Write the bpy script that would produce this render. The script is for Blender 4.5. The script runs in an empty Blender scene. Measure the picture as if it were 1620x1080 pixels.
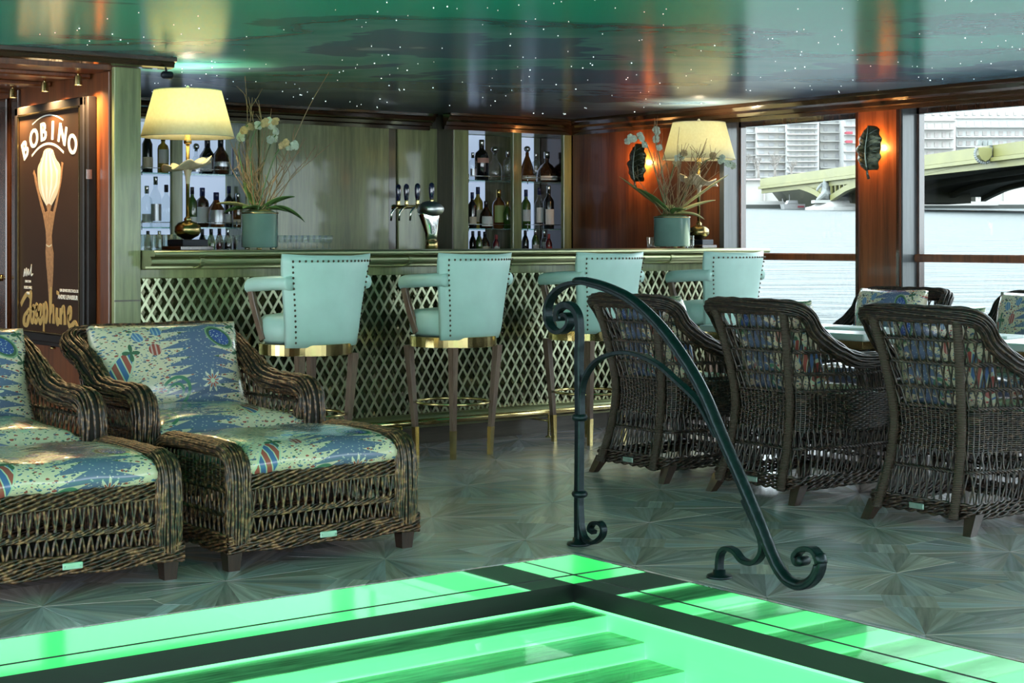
import bpy, math, random
from mathutils import Vector, Matrix
random.seed(7)
R = math.radians
PI = math.pi

# ------------------------------------------------------------------ camera, world, light, exposure
scene = bpy.context.scene
COL = scene.collection
CAM_ANGLE = R(37.08)
CA, SA = math.cos(CAM_ANGLE), math.sin(CAM_ANGLE)
FPX, CAM_H, HORIZON = 2600.0, 1.2, 380.0

cam_data = bpy.data.cameras.new('camera')
cam_data.sensor_width = 36.0
cam_data.lens = 36.0 * FPX / 1620.0
cam_data.shift_y = -(540.0 - HORIZON) / 1620.0
cam_data.clip_end = 2000.0
cam_data.clip_start = 0.05
camera = bpy.data.objects.new('camera', cam_data)
camera.location = (0, 0, CAM_H)
camera.rotation_euler = (R(90), 0, -CAM_ANGLE)
COL.objects.link(camera)
scene.camera = camera

scene.view_settings.view_transform = 'Standard'
scene.view_settings.look = 'None'
scene.view_settings.gamma = 1.0
scene.view_settings.use_curve_mapping = False
scene.view_settings.exposure = 0.18
scene.cycles.max_bounces = 8
scene.cycles.diffuse_bounces = 4
scene.cycles.glossy_bounces = 4
scene.cycles.transparent_max_bounces = 12
scene.cycles.sample_clamp_indirect = 4.0
scene.cycles.caustics_reflective = False
scene.cycles.caustics_refractive = False
scene.cycles.blur_glossy = 0.5

world = bpy.data.worlds.new('overcast_sky')
world.use_nodes = True
scene.world = world
_bg = world.node_tree.nodes['Background']
_bg.inputs['Color'].default_value = (0.82, 0.94, 1.0, 1)
_bg.inputs['Strength'].default_value = 6.5


def at(px, py, d):
    X = (px - 810.0) / FPX * d
    return Vector((X * CA + d * SA, -X * SA + d * CA, CAM_H - (py - HORIZON) / FPX * d))


def on_x(px, py, x):
    k = (px - 810.0) / FPX
    return at(px, py, x / (k * CA + SA))


def on_y(px, py, y):
    k = (px - 810.0) / FPX
    return at(px, py, y / (-k * SA + CA))


# ------------------------------------------------------------------ material helpers
MAT = {}


def new_mat(name):
    m = bpy.data.materials.new(name)
    m.use_nodes = True
    MAT[name] = m
    nt = m.node_tree
    return m, nt, nt.nodes['Principled BSDF']


def N(nt, t, **kw):
    n = nt.nodes.new(t)
    for k, v in kw.items():
        if k.startswith('i_'):
            n.inputs[k[2:].replace('_', ' ')].default_value = v
        else:
            setattr(n, k, v)
    return n


def setb(b, color=None, rough=None, metal=None, spec=None, coat=None, emit=None, estr=None):
    if color is not None: b.inputs['Base Color'].default_value = (*color, 1)
    if rough is not None: b.inputs['Roughness'].default_value = rough
    if metal is not None: b.inputs['Metallic'].default_value = metal
    if spec is not None: b.inputs['Specular IOR Level'].default_value = spec
    if coat is not None:
        b.inputs['Coat Weight'].default_value = coat
        b.inputs['Coat Roughness'].default_value = 0.06
    if emit is not None:
        b.inputs['Emission Color'].default_value = (*emit, 1)
        b.inputs['Emission Strength'].default_value = estr


def ramp(nt, stops, interp='LINEAR'):
    r = nt.nodes.new('ShaderNodeValToRGB')
    r.color_ramp.interpolation = interp
    el = r.color_ramp.elements
    while len(el) > 1: el.remove(el[-1])
    el[0].position = stops[0][0]; el[0].color = (*stops[0][1], 1)
    for p, c in stops[1:]:
        e = el.new(p); e.color = (*c, 1)
    return r


def plain(name, color, rough=0.5, metal=0.0, vary=0.12, scale=14.0, bump=0.0, coat=None, spec=None, stretch=(1, 1, 1)):
    m, nt, b = new_mat(name)
    setb(b, None, rough, metal, spec, coat)
    tc = N(nt, 'ShaderNodeTexCoord'); mp = N(nt, 'ShaderNodeMapping')
    mp.inputs['Scale'].default_value = stretch
    nt.links.new(tc.outputs['Object'], mp.inputs['Vector'])
    nz = N(nt, 'ShaderNodeTexNoise', i_Scale=scale, i_Detail=4.0)
    nt.links.new(mp.outputs['Vector'], nz.inputs['Vector'])
    lo = tuple(max(0, c * (1 - vary)) for c in color); hi = tuple(min(1, c * (1 + vary)) for c in color)
    r = ramp(nt, [(0.3, lo), (0.7, hi)])
    nt.links.new(nz.outputs['Fac'], r.inputs['Fac'])
    nt.links.new(r.outputs['Color'], b.inputs['Base Color'])
    if bump:
        bp = N(nt, 'ShaderNodeBump', i_Strength=bump, i_Distance=0.01)
        nt.links.new(nz.outputs['Fac'], bp.inputs['Height'])
        nt.links.new(bp.outputs['Normal'], b.inputs['Normal'])
    return m


def wood(name, dark, light, rough=0.3, coat=0.5, grain=(9, 9, 0.6), scale=6.0, mid=None):
    m, nt, b = new_mat(name)
    setb(b, None, rough, 0, None, coat)
    tc = N(nt, 'ShaderNodeTexCoord'); mp = N(nt, 'ShaderNodeMapping')
    mp.inputs['Scale'].default_value = grain
    nt.links.new(tc.outputs['Object'], mp.inputs['Vector'])
    n1 = N(nt, 'ShaderNodeTexNoise', i_Scale=scale, i_Detail=6.0, i_Roughness=0.65, i_Distortion=0.4)
    nt.links.new(mp.outputs['Vector'], n1.inputs['Vector'])
    n2 = N(nt, 'ShaderNodeTexNoise', i_Scale=scale * 0.22, i_Detail=2.0)
    nt.links.new(mp.outputs['Vector'], n2.inputs['Vector'])
    ad = N(nt, 'ShaderNodeMath', operation='ADD'); ml = N(nt, 'ShaderNodeMath', operation='MULTIPLY'); ml.inputs[1].default_value = 0.5
    nt.links.new(n1.outputs['Fac'], ad.inputs[0]); nt.links.new(n2.outputs['Fac'], ad.inputs[1]); nt.links.new(ad.outputs[0], ml.inputs[0])
    md = mid or tuple((a + c) / 2 for a, c in zip(dark, light))
    r = ramp(nt, [(0.36, dark), (0.5, md), (0.66, light)])
    nt.links.new(ml.outputs[0], r.inputs['Fac']); nt.links.new(r.outputs['Color'], b.inputs['Base Color'])
    return m


# ------------------------------------------------------------------ mesh builder
class MB:
    def __init__(s):
        s.v, s.f, s.sm = [], [], []

    def add(s, vs, fs, smooth=False):
        o = len(s.v)
        s.v.extend([tuple(v) for v in vs])
        s.f.extend([tuple(i + o for i in f) for f in fs])
        s.sm.extend([smooth] * len(fs))
        return s

    def box(s, lo, hi):
        x0, y0, z0 = lo; x1, y1, z1 = hi
        return s.add([(x0, y0, z0), (x1, y0, z0), (x1, y1, z0), (x0, y1, z0), (x0, y0, z1), (x1, y0, z1), (x1, y1, z1), (x0, y1, z1)],
                     [(0, 3, 2, 1), (4, 5, 6, 7), (0, 1, 5, 4), (1, 2, 6, 5), (2, 3, 7, 6), (3, 0, 4, 7)])

    def cbox(s, c, size):
        return s.box([c[i] - size[i] / 2 for i in range(3)], [c[i] + size[i] / 2 for i in range(3)])

    def bbox(s, lo, hi, r):
        """box with chamfered edges"""
        x0, y0, z0 = lo; x1, y1, z1 = hi
        r = min(r, (x1 - x0) * .49, (y1 - y0) * .49, (z1 - z0) * .49)
        lv = []
        for z, k in ((z0, r), (z0 + r, 0), (z1 - r, 0), (z1, r)):
            a0, a1, b0, b1 = x0 + k, x1 - k, y0 + k, y1 - k
            q = r if k == 0 else r * .6
            lv.append([(a0 + q, b0, z), (a1 - q, b0, z), (a1, b0 + q, z), (a1, b1 - q, z), (a1 - q, b1, z), (a0 + q, b1, z), (a0, b1 - q, z), (a0, b0 + q, z)])
        return s.loft(lv, cap=True)

    def loft(s, rings, cap=True, closed=True, smooth=False):
        n = len(rings[0]); vs = [p for r in rings for p in r]; fs = []
        for i in range(len(rings) - 1):
            for j in range(n if closed else n - 1):
                k = (j + 1) % n
                fs.append((i * n + j, i * n + k, (i + 1) * n + k, (i + 1) * n + j))
        if cap and closed:
            fs.append(tuple(reversed(range(n))))
            fs.append(tuple((len(rings) - 1) * n + j for j in range(n)))
        return s.add(vs, fs, smooth)

    def lathe(s, prof, n=24, c=(0, 0, 0), cap=True, smooth=True, ax='z'):
        rings = []
        for r, z in prof:
            r = max(r, 1e-4)
            ring = []
            for j in range(n):
                a = 2 * PI * j / n
                p = (r * math.cos(a), r * math.sin(a), z)
                if ax == 'x': p = (p[2], p[0], p[1])
                if ax == 'y': p = (p[1], p[2], p[0])
                ring.append((c[0] + p[0], c[1] + p[1], c[2] + p[2]))
            rings.append(ring)
        return s.loft(rings, cap, True, smooth)

    def tube(s, path, r, n=6, closed=False, cap=True, smooth=True):
        path = [Vector(p) for p in path]
        m = len(path)
        rs = r if isinstance(r, (list, tuple)) else [r] * m
        rings = []; up = None
        for i in range(m):
            a = path[(i - 1) % m] if (closed or i > 0) else path[i]
            b = path[(i + 1) % m] if (closed or i < m - 1) else path[i]
            t = (b - a)
            if t.length < 1e-9: t = Vector((0, 0, 1))
            t.normalize()
            if up is None:
                up = Vector((0, 0, 1)) if abs(t.z) < 0.9 else Vector((1, 0, 0))
            sd = t.cross(up)
            if sd.length < 1e-6: sd = t.cross(Vector((0.3, 1, 0.2)))
            sd.normalize(); up = sd.cross(t).normalized()
            rings.append([tuple(path[i] + (sd * math.cos(2 * PI * j / n) + up * math.sin(2 * PI * j / n)) * rs[i]) for j in range(n)])
        if closed:
            rings.append(rings[0])
            return s.loft(rings, False, True, smooth)
        return s.loft(rings, cap, True, smooth)

    def sweep_rect(s, path, hx, hn, axis=Vector((1, 0, 0)), bev=0.3):
        """flat bar swept in the plane perpendicular to axis"""
        path = [Vector(p) for p in path]; m = len(path); rings = []
        for i in range(m):
            t = (path[min(i + 1, m - 1)] - path[max(i - 1, 0)]).normalized()
            nn = axis.cross(t).normalized()
            a = hx[i] if isinstance(hx, list) else hx
            b = hn[i] if isinstance(hn, list) else hn
            q = bev * min(a, b)
            rings.append([tuple(path[i] + axis * u + nn * w) for u, w in
                          ((a - q, b), (-a + q, b), (-a, b - q), (-a, -b + q), (-a + q, -b), (a - q, -b), (a, -b + q), (a, b - q))])
        return s.loft(rings, True, True, False)

    def prism(s, poly, axis, lo, hi):
        """poly: 2D list, extruded along axis ('x','y','z')"""
        def P(p, h):
            return {'x': (h, p[0], p[1]), 'y': (p[0], h, p[1]), 'z': (p[0], p[1], h)}[axis]
        return s.loft([[P(p, lo) for p in poly], [P(p, hi) for p in poly]], True)

    def mesh(s, name):
        me = bpy.data.meshes.new(name)
        me.from_pydata(s.v, [], s.f)
        me.polygons.foreach_set('use_smooth', s.sm)
        me.update()
        return me

    def build(s, name, mat, parent=None, fix=True):
        me = s.mesh(name)
        if fix: fix_normals(me)
        return link(name, me, mat, parent)


import bmesh


def fix_normals(me):
    bm = bmesh.new(); bm.from_mesh(me)
    bmesh.ops.recalc_face_normals(bm, faces=bm.faces)
    bm.to_mesh(me); bm.free()


def link(name, me, mat, parent=None):
    if mat is not None and len(me.materials) == 0:
        me.materials.append(MAT[mat] if isinstance(mat, str) else mat)
    o = bpy.data.objects.new(name, me)
    COL.objects.link(o)
    if parent is not None: o.parent = parent
    return o


def tag(o, label=None, cat=None, group=None, kind=None):
    if label: o['label'] = label
    if cat: o['category'] = cat
    if group: o['group'] = group
    if kind: o['kind'] = kind
    return o


def thing(name, label, cat, loc=(0, 0, 0), rz=0.0, group=None):
    o = bpy.data.objects.new(name, None)
    o.empty_display_size = 0.1
    COL.objects.link(o)
    o.location = loc; o.rotation_euler = (0, 0, rz)
    return tag(o, label, cat, group)


def structure(name, mb, mat, label=None):
    o = mb.build(name, mat)
    o['kind'] = 'structure'
    if label: o['label'] = label
    return o


def copy_tree(o, parent=None):
    c = o.copy(); COL.objects.link(c); c.parent = parent
    for ch in list(o.children): copy_tree(ch, c)
    return c


def dup(root, loc, rz, label, group=None):
    c = copy_tree(root)
    c.location = loc; c.rotation_euler = (0, 0, rz)
    c['label'] = label
    if group: c['group'] = group
    return c


def lerp(a, b, t): return a + (b - a) * t


def catmull(pts, n=8, closed=False):
    pts = [Vector(p) for p in pts]; out = []; m = len(pts)
    rng = range(m if closed else m - 1)
    for i in rng:
        if closed:
            p0, p1, p2, p3 = pts[(i - 1) % m], pts[i], pts[(i + 1) % m], pts[(i + 2) % m]
        else:
            p1, p2 = pts[i], pts[i + 1]
            p0 = pts[i - 1] if i > 0 else p1 * 2 - p2
            p3 = pts[i + 2] if i + 2 < m else p2 * 2 - p1
        for k in range(n):
            t = k / n
            out.append(0.5 * ((2 * p1) + (p2 - p0) * t + (2 * p0 - 5 * p1 + 4 * p2 - p3) * t * t + (3 * p1 - p0 - 3 * p2 + p3) * t ** 3))
    if not closed: out.append(pts[-1])
    return out


def lamp_point(name, loc, power, color, radius, parent=None):
    l = bpy.data.lights.new(name, 'POINT'); l.energy = power; l.color = color; l.shadow_soft_size = radius
    o = bpy.data.objects.new(name, l); COL.objects.link(o); o.location = loc
    if parent is not None: o.parent = parent
    return o
# ------------------------------------------------------------------ materials
wood('veneer', (0.125, 0.15, 0.055), (0.33, 0.38, 0.16), rough=0.28, coat=0.4, grain=(7, 7, 0.5))
wood('veneer_dark', (0.035, 0.03, 0.016), (0.09, 0.075, 0.04), rough=0.3, coat=0.5, grain=(8, 8, 0.5))
wood('niche_dark', (0.07, 0.08, 0.04), (0.18, 0.20, 0.11), rough=0.2, coat=0.6, grain=(7, 7, 0.5))
wood('mahogany', (0.080, 0.022, 0.008), (0.24, 0.075, 0.024), rough=0.3, coat=0.3, grain=(9, 9, 0.45))
wood('mahogany_dark', (0.026, 0.010, 0.006), (0.075, 0.028, 0.014), rough=0.2, coat=0.8, grain=(9, 9, 0.5))
wood('cornice', (0.022, 0.011, 0.006), (0.065, 0.032, 0.016), rough=0.18, coat=0.9, grain=(0.5, 0.5, 9))
wood('reveal_wood', (0.045, 0.05, 0.052), (0.10, 0.11, 0.115), rough=0.3, coat=0.3, grain=(9, 9, 0.5))
wood('stool_oak', (0.10, 0.055, 0.035), (0.26, 0.17, 0.12), rough=0.4, coat=0.2, grain=(40, 40, 2.2))
wood('leg_wood', (0.022, 0.011, 0.007), (0.055, 0.028, 0.018), rough=0.35, coat=0.3, grain=(30, 30, 3))
wood('kick_wood', (0.05, 0.04, 0.028), (0.11, 0.09, 0.06), rough=0.4, coat=0.2, grain=(1, 1, 14))
plain('brass', (0.62, 0.50, 0.22), 0.16, 1.0, 0.1, 6)
plain('brass_old', (0.36, 0.27, 0.12), 0.24, 1.0, 0.2, 10)
plain('zinc_brass', (0.44, 0.46, 0.27), 0.36, 1.0, 0.12, 3, stretch=(.5, 4, 4))
plain('lattice_brass', (0.50, 0.54, 0.36), 0.30, 1.0, 0.15, 5)
plain('chrome', (0.78, 0.79, 0.78), 0.07, 1.0, 0.03, 4)
plain('chrome_soft', (0.42, 0.43, 0.43), 0.3, 1.0, 0.1, 20)
plain('tan_metal', (0.36, 0.27, 0.14), 0.3, 1.0, 0.15, 20)
plain('mirror_steel', (0.72, 0.80, 0.75), 0.035, 1.0, 0.02, 2)
plain('iron', (0.012, 0.022, 0.026), 0.36, 0.6, 0.3, 40, bump=0.25)
plain('leather', (0.47, 0.70, 0.63), 0.42, 0, 0.05, 8, bump=0.05)
plain('stool_nail', (0.10, 0.085, 0.06), 0.3, 1.0, 0.2, 20)
plain('celadon', (0.17, 0.30, 0.255), 0.12, 0, 0.12, 5, coat=0.8)
plain('black_block', (0.010, 0.012, 0.020), 0.5, 0, 0.2, 8, spec=0.25)
plain('leaf_green', (0.085, 0.17, 0.045), 0.35, 0, 0.35, 9)
plain('leaf_pale', (0.42, 0.40, 0.16), 0.4, 0, 0.3, 12)
plain('twig', (0.30, 0.21, 0.11), 0.7, 0, 0.3, 30)
plain('petal', (0.52, 0.58, 0.46), 0.55, 0, 0.2, 40)
plain('petal_warm', (0.50, 0.36, 0.18), 0.55, 0, 0.3, 40)
plain('moss', (0.10, 0.11, 0.03), 0.9, 0, 0.5, 60, bump=0.6)
plain('bronze', (0.075, 0.085, 0.055), 0.36, 0.85, 0.5, 26, bump=0.5)
plain('bronze_vein', (0.16, 0.20, 0.17), 0.35, 0.85, 0.4, 40)
plain('cream_metal', (0.70, 0.56, 0.38), 0.45, 0.0, 0.12, 18)
plain('poster_brown', (0.036, 0.017, 0.009), 0.5, 0, 0.15, 3, spec=0.2)
plain('frame_dark', (0.016, 0.013, 0.013), 0.45, 0, 0.2, 8, spec=0.3)
plain('ink_white', (0.80, 0.80, 0.74), 0.5, 0, 0.03, 5)
plain('ink_gold', (0.48, 0.32, 0.11), 0.5, 0, 0.12, 9)
plain('ink_tan', (0.36, 0.19, 0.085), 0.5, 0, 0.3, 60)
plain('table_white', (0.62, 0.64, 0.64), 0.25, 0, 0.04, 3)
plain('paper', (0.80, 0.82, 0.82), 0.6, 0, 0.02, 3)
plain('black_band', (0.005, 0.007, 0.007), 0.5, 0, 0.2, 4)
plain('grout', (0.035, 0.035, 0.033), 0.8, 0, 0.2, 30)
plain('handle_blue', (0.012, 0.014, 0.06), 0.12, 0, 0.2, 9, coat=1.0)
plain('cap_dark', (0.015, 0.015, 0.02), 0.3, 0, 0.2, 9)
plain('cap_blue', (0.02, 0.03, 0.10), 0.25, 0, 0.2, 9)
plain('cap_silver', (0.6, 0.62, 0.62), 0.25, 1, 0.1, 9)
plain('cap_gold', (0.55, 0.42, 0.14), 0.25, 1, 0.1, 9)
plain('cap_red', (0.35, 0.03, 0.03), 0.3, 0, 0.1, 9)
plain('label_white', (0.72, 0.74, 0.72), 0.5, 0, 0.04, 9)
plain('label_cream', (0.66, 0.58, 0.42), 0.5, 0, 0.06, 9)
plain('label_silver', (0.55, 0.58, 0.62), 0.3, 0.6, 0.1, 9)
plain('label_green', (0.36, 0.44, 0.14), 0.5, 0, 0.1, 9)
plain('label_pink', (0.62, 0.33, 0.26), 0.5, 0, 0.1, 9)
plain('label_red', (0.45, 0.05, 0.05), 0.5, 0, 0.1, 9)
plain('white_paint', (0.28,0.28,0.28), 0.4, 0, 0.05, 2)
plain('stone_pale', (0.36, 0.355, 0.34), 0.85, 0, 0.06, 0.3)
plain('stone_quay', (0.33, 0.32, 0.30), 0.9, 0, 0.10, 0.25)
plain('stone_dark', (0.040, 0.044, 0.040), 0.9, 0, 0.2, 0.4)
plain('facade_white', (0.42, 0.42, 0.41), 0.9, 0, 0.03, 0.2)
plain('facade_cream', (0.40, 0.385, 0.365), 0.9, 0, 0.04, 0.2)
plain('facade_window', (0.32, 0.32, 0.325), 0.5, 0, 0.25, 0.15)
plain('facade_pink', (0.36, 0.325, 0.31), 0.8, 0, 0.2, 0.2)
plain('awning_red', (0.270, 0.045, 0.063), 0.8, 0, 0.1, 0.5)
plain('bridge_paint', (0.165, 0.16, 0.05), 0.5, 0, 0.1, 0.4)
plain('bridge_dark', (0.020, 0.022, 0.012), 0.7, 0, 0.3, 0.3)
plain('statue_stone', (0.19, 0.205, 0.20), 0.8, 0, 0.2, 1.5)
plain('bark_pale', (0.20, 0.18, 0.165), 0.9, 0, 0.2, 1)
plain('name_plate', (0.40, 0.55, 0.48), 0.3, 0.7, 0.1, 30)
plain('name_plate_copper', (0.55, 0.34, 0.18), 0.3, 0.6, 0.1, 30)
plain('wicker_core', (0.018, 0.011, 0.008), 0.8, 0, 0.2, 20)
plain('bottle_dark', (0.012, 0.012, 0.016), 0.07, 0, 0.2, 9, coat=1)
plain('bottle_amber', (0.16, 0.055, 0.012), 0.06, 0, 0.4, 12, coat=1)
plain('bottle_green', (0.05, 0.13, 0.02), 0.06, 0, 0.3, 12, coat=1)
plain('bottle_brown', (0.055, 0.024, 0.012), 0.06, 0, 0.4, 12, coat=1)
plain('bottle_yellow', (0.36, 0.27, 0.04), 0.06, 0, 0.3, 12, coat=1)
plain('bottle_red', (0.16, 0.012, 0.02), 0.06, 0, 0.3, 12, coat=1)


def wicker_mat(name, dark, mid, light):
    m, nt, b = new_mat(name)
    setb(b, None, 0.36, 0, 0.6)
    tc = N(nt, 'ShaderNodeTexCoord')
    nz = N(nt, 'ShaderNodeTexNoise', i_Scale=55.0, i_Detail=2.0)
    nt.links.new(tc.outputs['Object'], nz.inputs['Vector'])
    r = ramp(nt, [(0.38, dark), (0.52, mid), (0.68, light)])
    nt.links.new(nz.outputs['Fac'], r.inputs['Fac']); nt.links.new(r.outputs['Color'], b.inputs['Base Color'])
    return m


wicker_mat('wicker', (0.013, 0.006, 0.004), (0.10, 0.044, 0.021), (0.37, 0.185, 0.085))
wicker_mat('wicker_dark', (0.008, 0.005, 0.004), (0.034, 0.019, 0.012), (0.105, 0.062, 0.036))


def wrapped_mat():
    m, nt, b = new_mat('wrapped_pole')
    setb(b, None, 0.4, 0)
    tc = N(nt, 'ShaderNodeTexCoord')
    w = N(nt, 'ShaderNodeTexWave', bands_direction='Z'); w.inputs['Scale'].default_value = 45.0
    nt.links.new(tc.outputs['Object'], w.inputs['Vector'])
    r = ramp(nt, [(0.1, (0.014, 0.008, 0.006)), (0.6, (0.075, 0.045, 0.03)), (1, (0.12, 0.08, 0.055))])
    nt.links.new(w.outputs['Fac'], r.inputs['Fac']); nt.links.new(r.outputs['Color'], b.inputs['Base Color'])
    bp = N(nt, 'ShaderNodeBump', i_Strength=0.6, i_Distance=0.004)
    nt.links.new(w.outputs['Fac'], bp.inputs['Height']); nt.links.new(bp.outputs['Normal'], b.inputs['Normal'])


wrapped_mat()


def glassy(name, tint, ior=1.45, opacity=0.0, rough=0.0, refl=1.0):
    """thin clear glass: straight-through transparency with Fresnel reflection"""
    m = bpy.data.materials.new(name); m.use_nodes = True; MAT[name] = m
    nt = m.node_tree; nt.nodes.clear()
    out = N(nt, 'ShaderNodeOutputMaterial')
    tr = N(nt, 'ShaderNodeBsdfTransparent'); tr.inputs['Color'].default_value = (*tint, 1)
    gl = N(nt, 'ShaderNodeBsdfGlossy', i_Roughness=rough); gl.inputs['Color'].default_value = (1, 1, 1, 1)
    # Schlick reflectance, the same from both sides of the pane
    f0 = ((ior - 1) / (ior + 1)) ** 2
    lw = N(nt, 'ShaderNodeLayerWeight'); lw.inputs['Blend'].default_value = 0.5
    pw = N(nt, 'ShaderNodeMath', operation='POWER'); pw.inputs[1].default_value = 5.0
    nt.links.new(lw.outputs['Facing'], pw.inputs[0])
    fr = N(nt, 'ShaderNodeMath', operation='MULTIPLY_ADD'); fr.inputs[1].default_value = (1 - f0) * refl; fr.inputs[2].default_value = f0 * refl
    nt.links.new(pw.outputs[0], fr.inputs[0])
    mx = N(nt, 'ShaderNodeMixShader')
    nt.links.new(fr.outputs[0], mx.inputs[0]); nt.links.new(tr.outputs[0], mx.inputs[1]); nt.links.new(gl.outputs[0], mx.inputs[2])
    last = mx
    if opacity:
        df = N(nt, 'ShaderNodeBsdfDiffuse'); df.inputs['Color'].default_value = (*tint, 1)
        m2 = N(nt, 'ShaderNodeMixShader'); m2.inputs[0].default_value = opacity
        nt.links.new(mx.outputs[0], m2.inputs[1]); nt.links.new(df.outputs[0], m2.inputs[2]); last = m2
    nt.links.new(last.outputs[0], out.inputs['Surface'])
    return m


glassy('window_glass', (0.97, 0.985, 0.98), 1.25)
glassy('clear_glass', (0.93, 0.96, 0.97), 1.5, 0.04)
glassy('shelf_glass', (0.62, 0.80, 0.74), 1.5, 0.10)
glassy('pool_water', (0.80, 1.0, 0.86), 1.33, refl=0.12)


def emitter(name, color, strength):
    m, nt, b = new_mat(name)
    setb(b, (0.6, 0.6, 0.6), 0.4, 0, emit=color, estr=strength)
    return m


emitter('green_light_panel', (0.10, 1.0, 0.27), 0.95)
emitter('cabinet_light_and_reflection', (0.55, 0.72, 1.0), 0.55)
emitter('star_glow', (0.80, 0.98, 1.0), 3.0)
emitter('bulb_glow', (1.0, 0.74, 0.40), 9.0)
emitter('spot_glow', (1.0, 0.82, 0.52), 22.0)


def shade_mat():
    m = bpy.data.materials.new('lamp_shade_fabric'); m.use_nodes = True; MAT['lamp_shade_fabric'] = m
    nt = m.node_tree; nt.nodes.clear()
    out = N(nt, 'ShaderNodeOutputMaterial')
    tc = N(nt, 'ShaderNodeTexCoord'); nz = N(nt, 'ShaderNodeTexNoise', i_Scale=60.0, i_Detail=2.0)
    nt.links.new(tc.outputs['Object'], nz.inputs['Vector'])
    r = ramp(nt, [(0.3, (0.84, 0.81, 0.58)), (0.7, (0.90, 0.88, 0.66))])
    nt.links.new(nz.outputs['Fac'], r.inputs['Fac'])
    df = N(nt, 'ShaderNodeBsdfDiffuse'); tl = N(nt, 'ShaderNodeBsdfTranslucent')
    nt.links.new(r.outputs['Color'], df.inputs['Color']); nt.links.new(r.outputs['Color'], tl.inputs['Color'])
    mx = N(nt, 'ShaderNodeMixShader'); mx.inputs[0].default_value = 0.45
    nt.links.new(df.outputs[0], mx.inputs[1]); nt.links.new(tl.outputs[0], mx.inputs[2]); nt.links.new(mx.outputs[0], out.inputs['Surface'])


shade_mat()


def view_axes(nt, sx, sy):
    """coordinates along and across the diagonal of the room, stretched"""
    tc = N(nt, 'ShaderNodeTexCoord'); out = []
    for vec, k in (((CA, -SA, 0), sx), ((SA, CA, 0), sy)):
        d = N(nt, 'ShaderNodeVectorMath', operation='DOT_PRODUCT'); d.inputs[1].default_value = vec
        nt.links.new(tc.outputs['Object'], d.inputs[0])
        out.append((d.outputs['Value'], k))
    cb = N(nt, 'ShaderNodeCombineXYZ')
    for i, (o, k) in enumerate(out):
        ml = N(nt, 'ShaderNodeMath', operation='MULTIPLY'); ml.inputs[1].default_value = k
        nt.links.new(o, ml.inputs[0]); nt.links.new(ml.outputs[0], cb.inputs[i])
    return cb.outputs[0], out[1][0]


def ceiling_mat():
    m, nt, b = new_mat('painted_night_sky_and_pool_glow')
    setb(b, None, 0.20, 0, 0.28)
    vec, fwd = view_axes(nt, 0.55, 0.95)
    nz = N(nt, 'ShaderNodeTexNoise', i_Scale=0.75, i_Detail=5.0, i_Roughness=0.55, i_Distortion=0.4)
    nt.links.new(vec, nz.inputs['Vector'])
    # pool's green light put into the near colour, slate-blue cloud banks towards the bar
    mr = N(nt, 'ShaderNodeMapRange'); mr.inputs['From Min'].default_value = 6.0; mr.inputs['From Max'].default_value = 11.0
    mr.inputs['To Min'].default_value = 0.40; mr.inputs['To Max'].default_value = -0.22
    nt.links.new(fwd, mr.inputs['Value'])
    ad = N(nt, 'ShaderNodeMath', operation='ADD'); nt.links.new(nz.outputs['Fac'], ad.inputs[0]); nt.links.new(mr.outputs['Result'], ad.inputs[1])
    r = ramp(nt, [(0.28, (0.20, 0.30, 0.44)), (0.42, (0.33, 0.48, 0.58)), (0.432, (0.15, 0.26, 0.38)), (0.52, (0.12, 0.28, 0.38)),
                  (0.532, (0.17, 0.52, 0.50)), (0.64, (0.08, 0.43, 0.38)), (0.652, (0.03, 0.26, 0.28)), (0.70, (0.02, 0.37, 0.31)), (0.712, (0.03, 0.62, 0.47)), (0.95, (0.02, 0.66, 0.46))])
    nt.links.new(ad.outputs[0], r.inputs['Fac']); nt.links.new(r.outputs['Color'], b.inputs['Base Color'])


ceiling_mat()


def plank_mat():
    m, nt, b = new_mat('parquet')
    setb(b, None, 0.26, 0, 0.6)
    uv = N(nt, 'ShaderNodeUVMap'); uv.uv_map = 'UVMap'
    mp = N(nt, 'ShaderNodeMapping'); mp.inputs['Scale'].default_value = (1.4, 22, 1)
    nt.links.new(uv.outputs['UV'], mp.inputs['Vector'])
    nz = N(nt, 'ShaderNodeTexNoise', i_Scale=2.0, i_Detail=4.0, i_Roughness=0.5, i_Distortion=0.15)
    nt.links.new(mp.outputs['Vector'], nz.inputs['Vector'])
    r = ramp(nt, [(0.25, (0.28, 0.245, 0.25)), (0.5, (0.45, 0.395, 0.41)), (0.75, (0.61, 0.54, 0.575))])
    nt.links.new(nz.outputs['Fac'], r.inputs['Fac'])
    at_ = N(nt, 'ShaderNodeVertexColor'); at_.layer_name = 'tone'
    mx = N(nt, 'ShaderNodeMix', data_type='RGBA', blend_type='MULTIPLY'); mx.inputs['Factor'].default_value = 1.0
    nt.links.new(r.outputs['Color'], mx.inputs['A']); nt.links.new(at_.outputs['Color'], mx.inputs['B'])
    nt.links.new(mx.outputs['Result'], b.inputs['Base Color'])
    rr = N(nt, 'ShaderNodeMapRange'); rr.inputs['To Min'].default_value = 0.18; rr.inputs['To Max'].default_value = 0.30
    nt.links.new(nz.outputs['Fac'], rr.inputs['Value']); nt.links.new(rr.outputs['Result'], b.inputs['Roughness'])


plank_mat()


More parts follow.
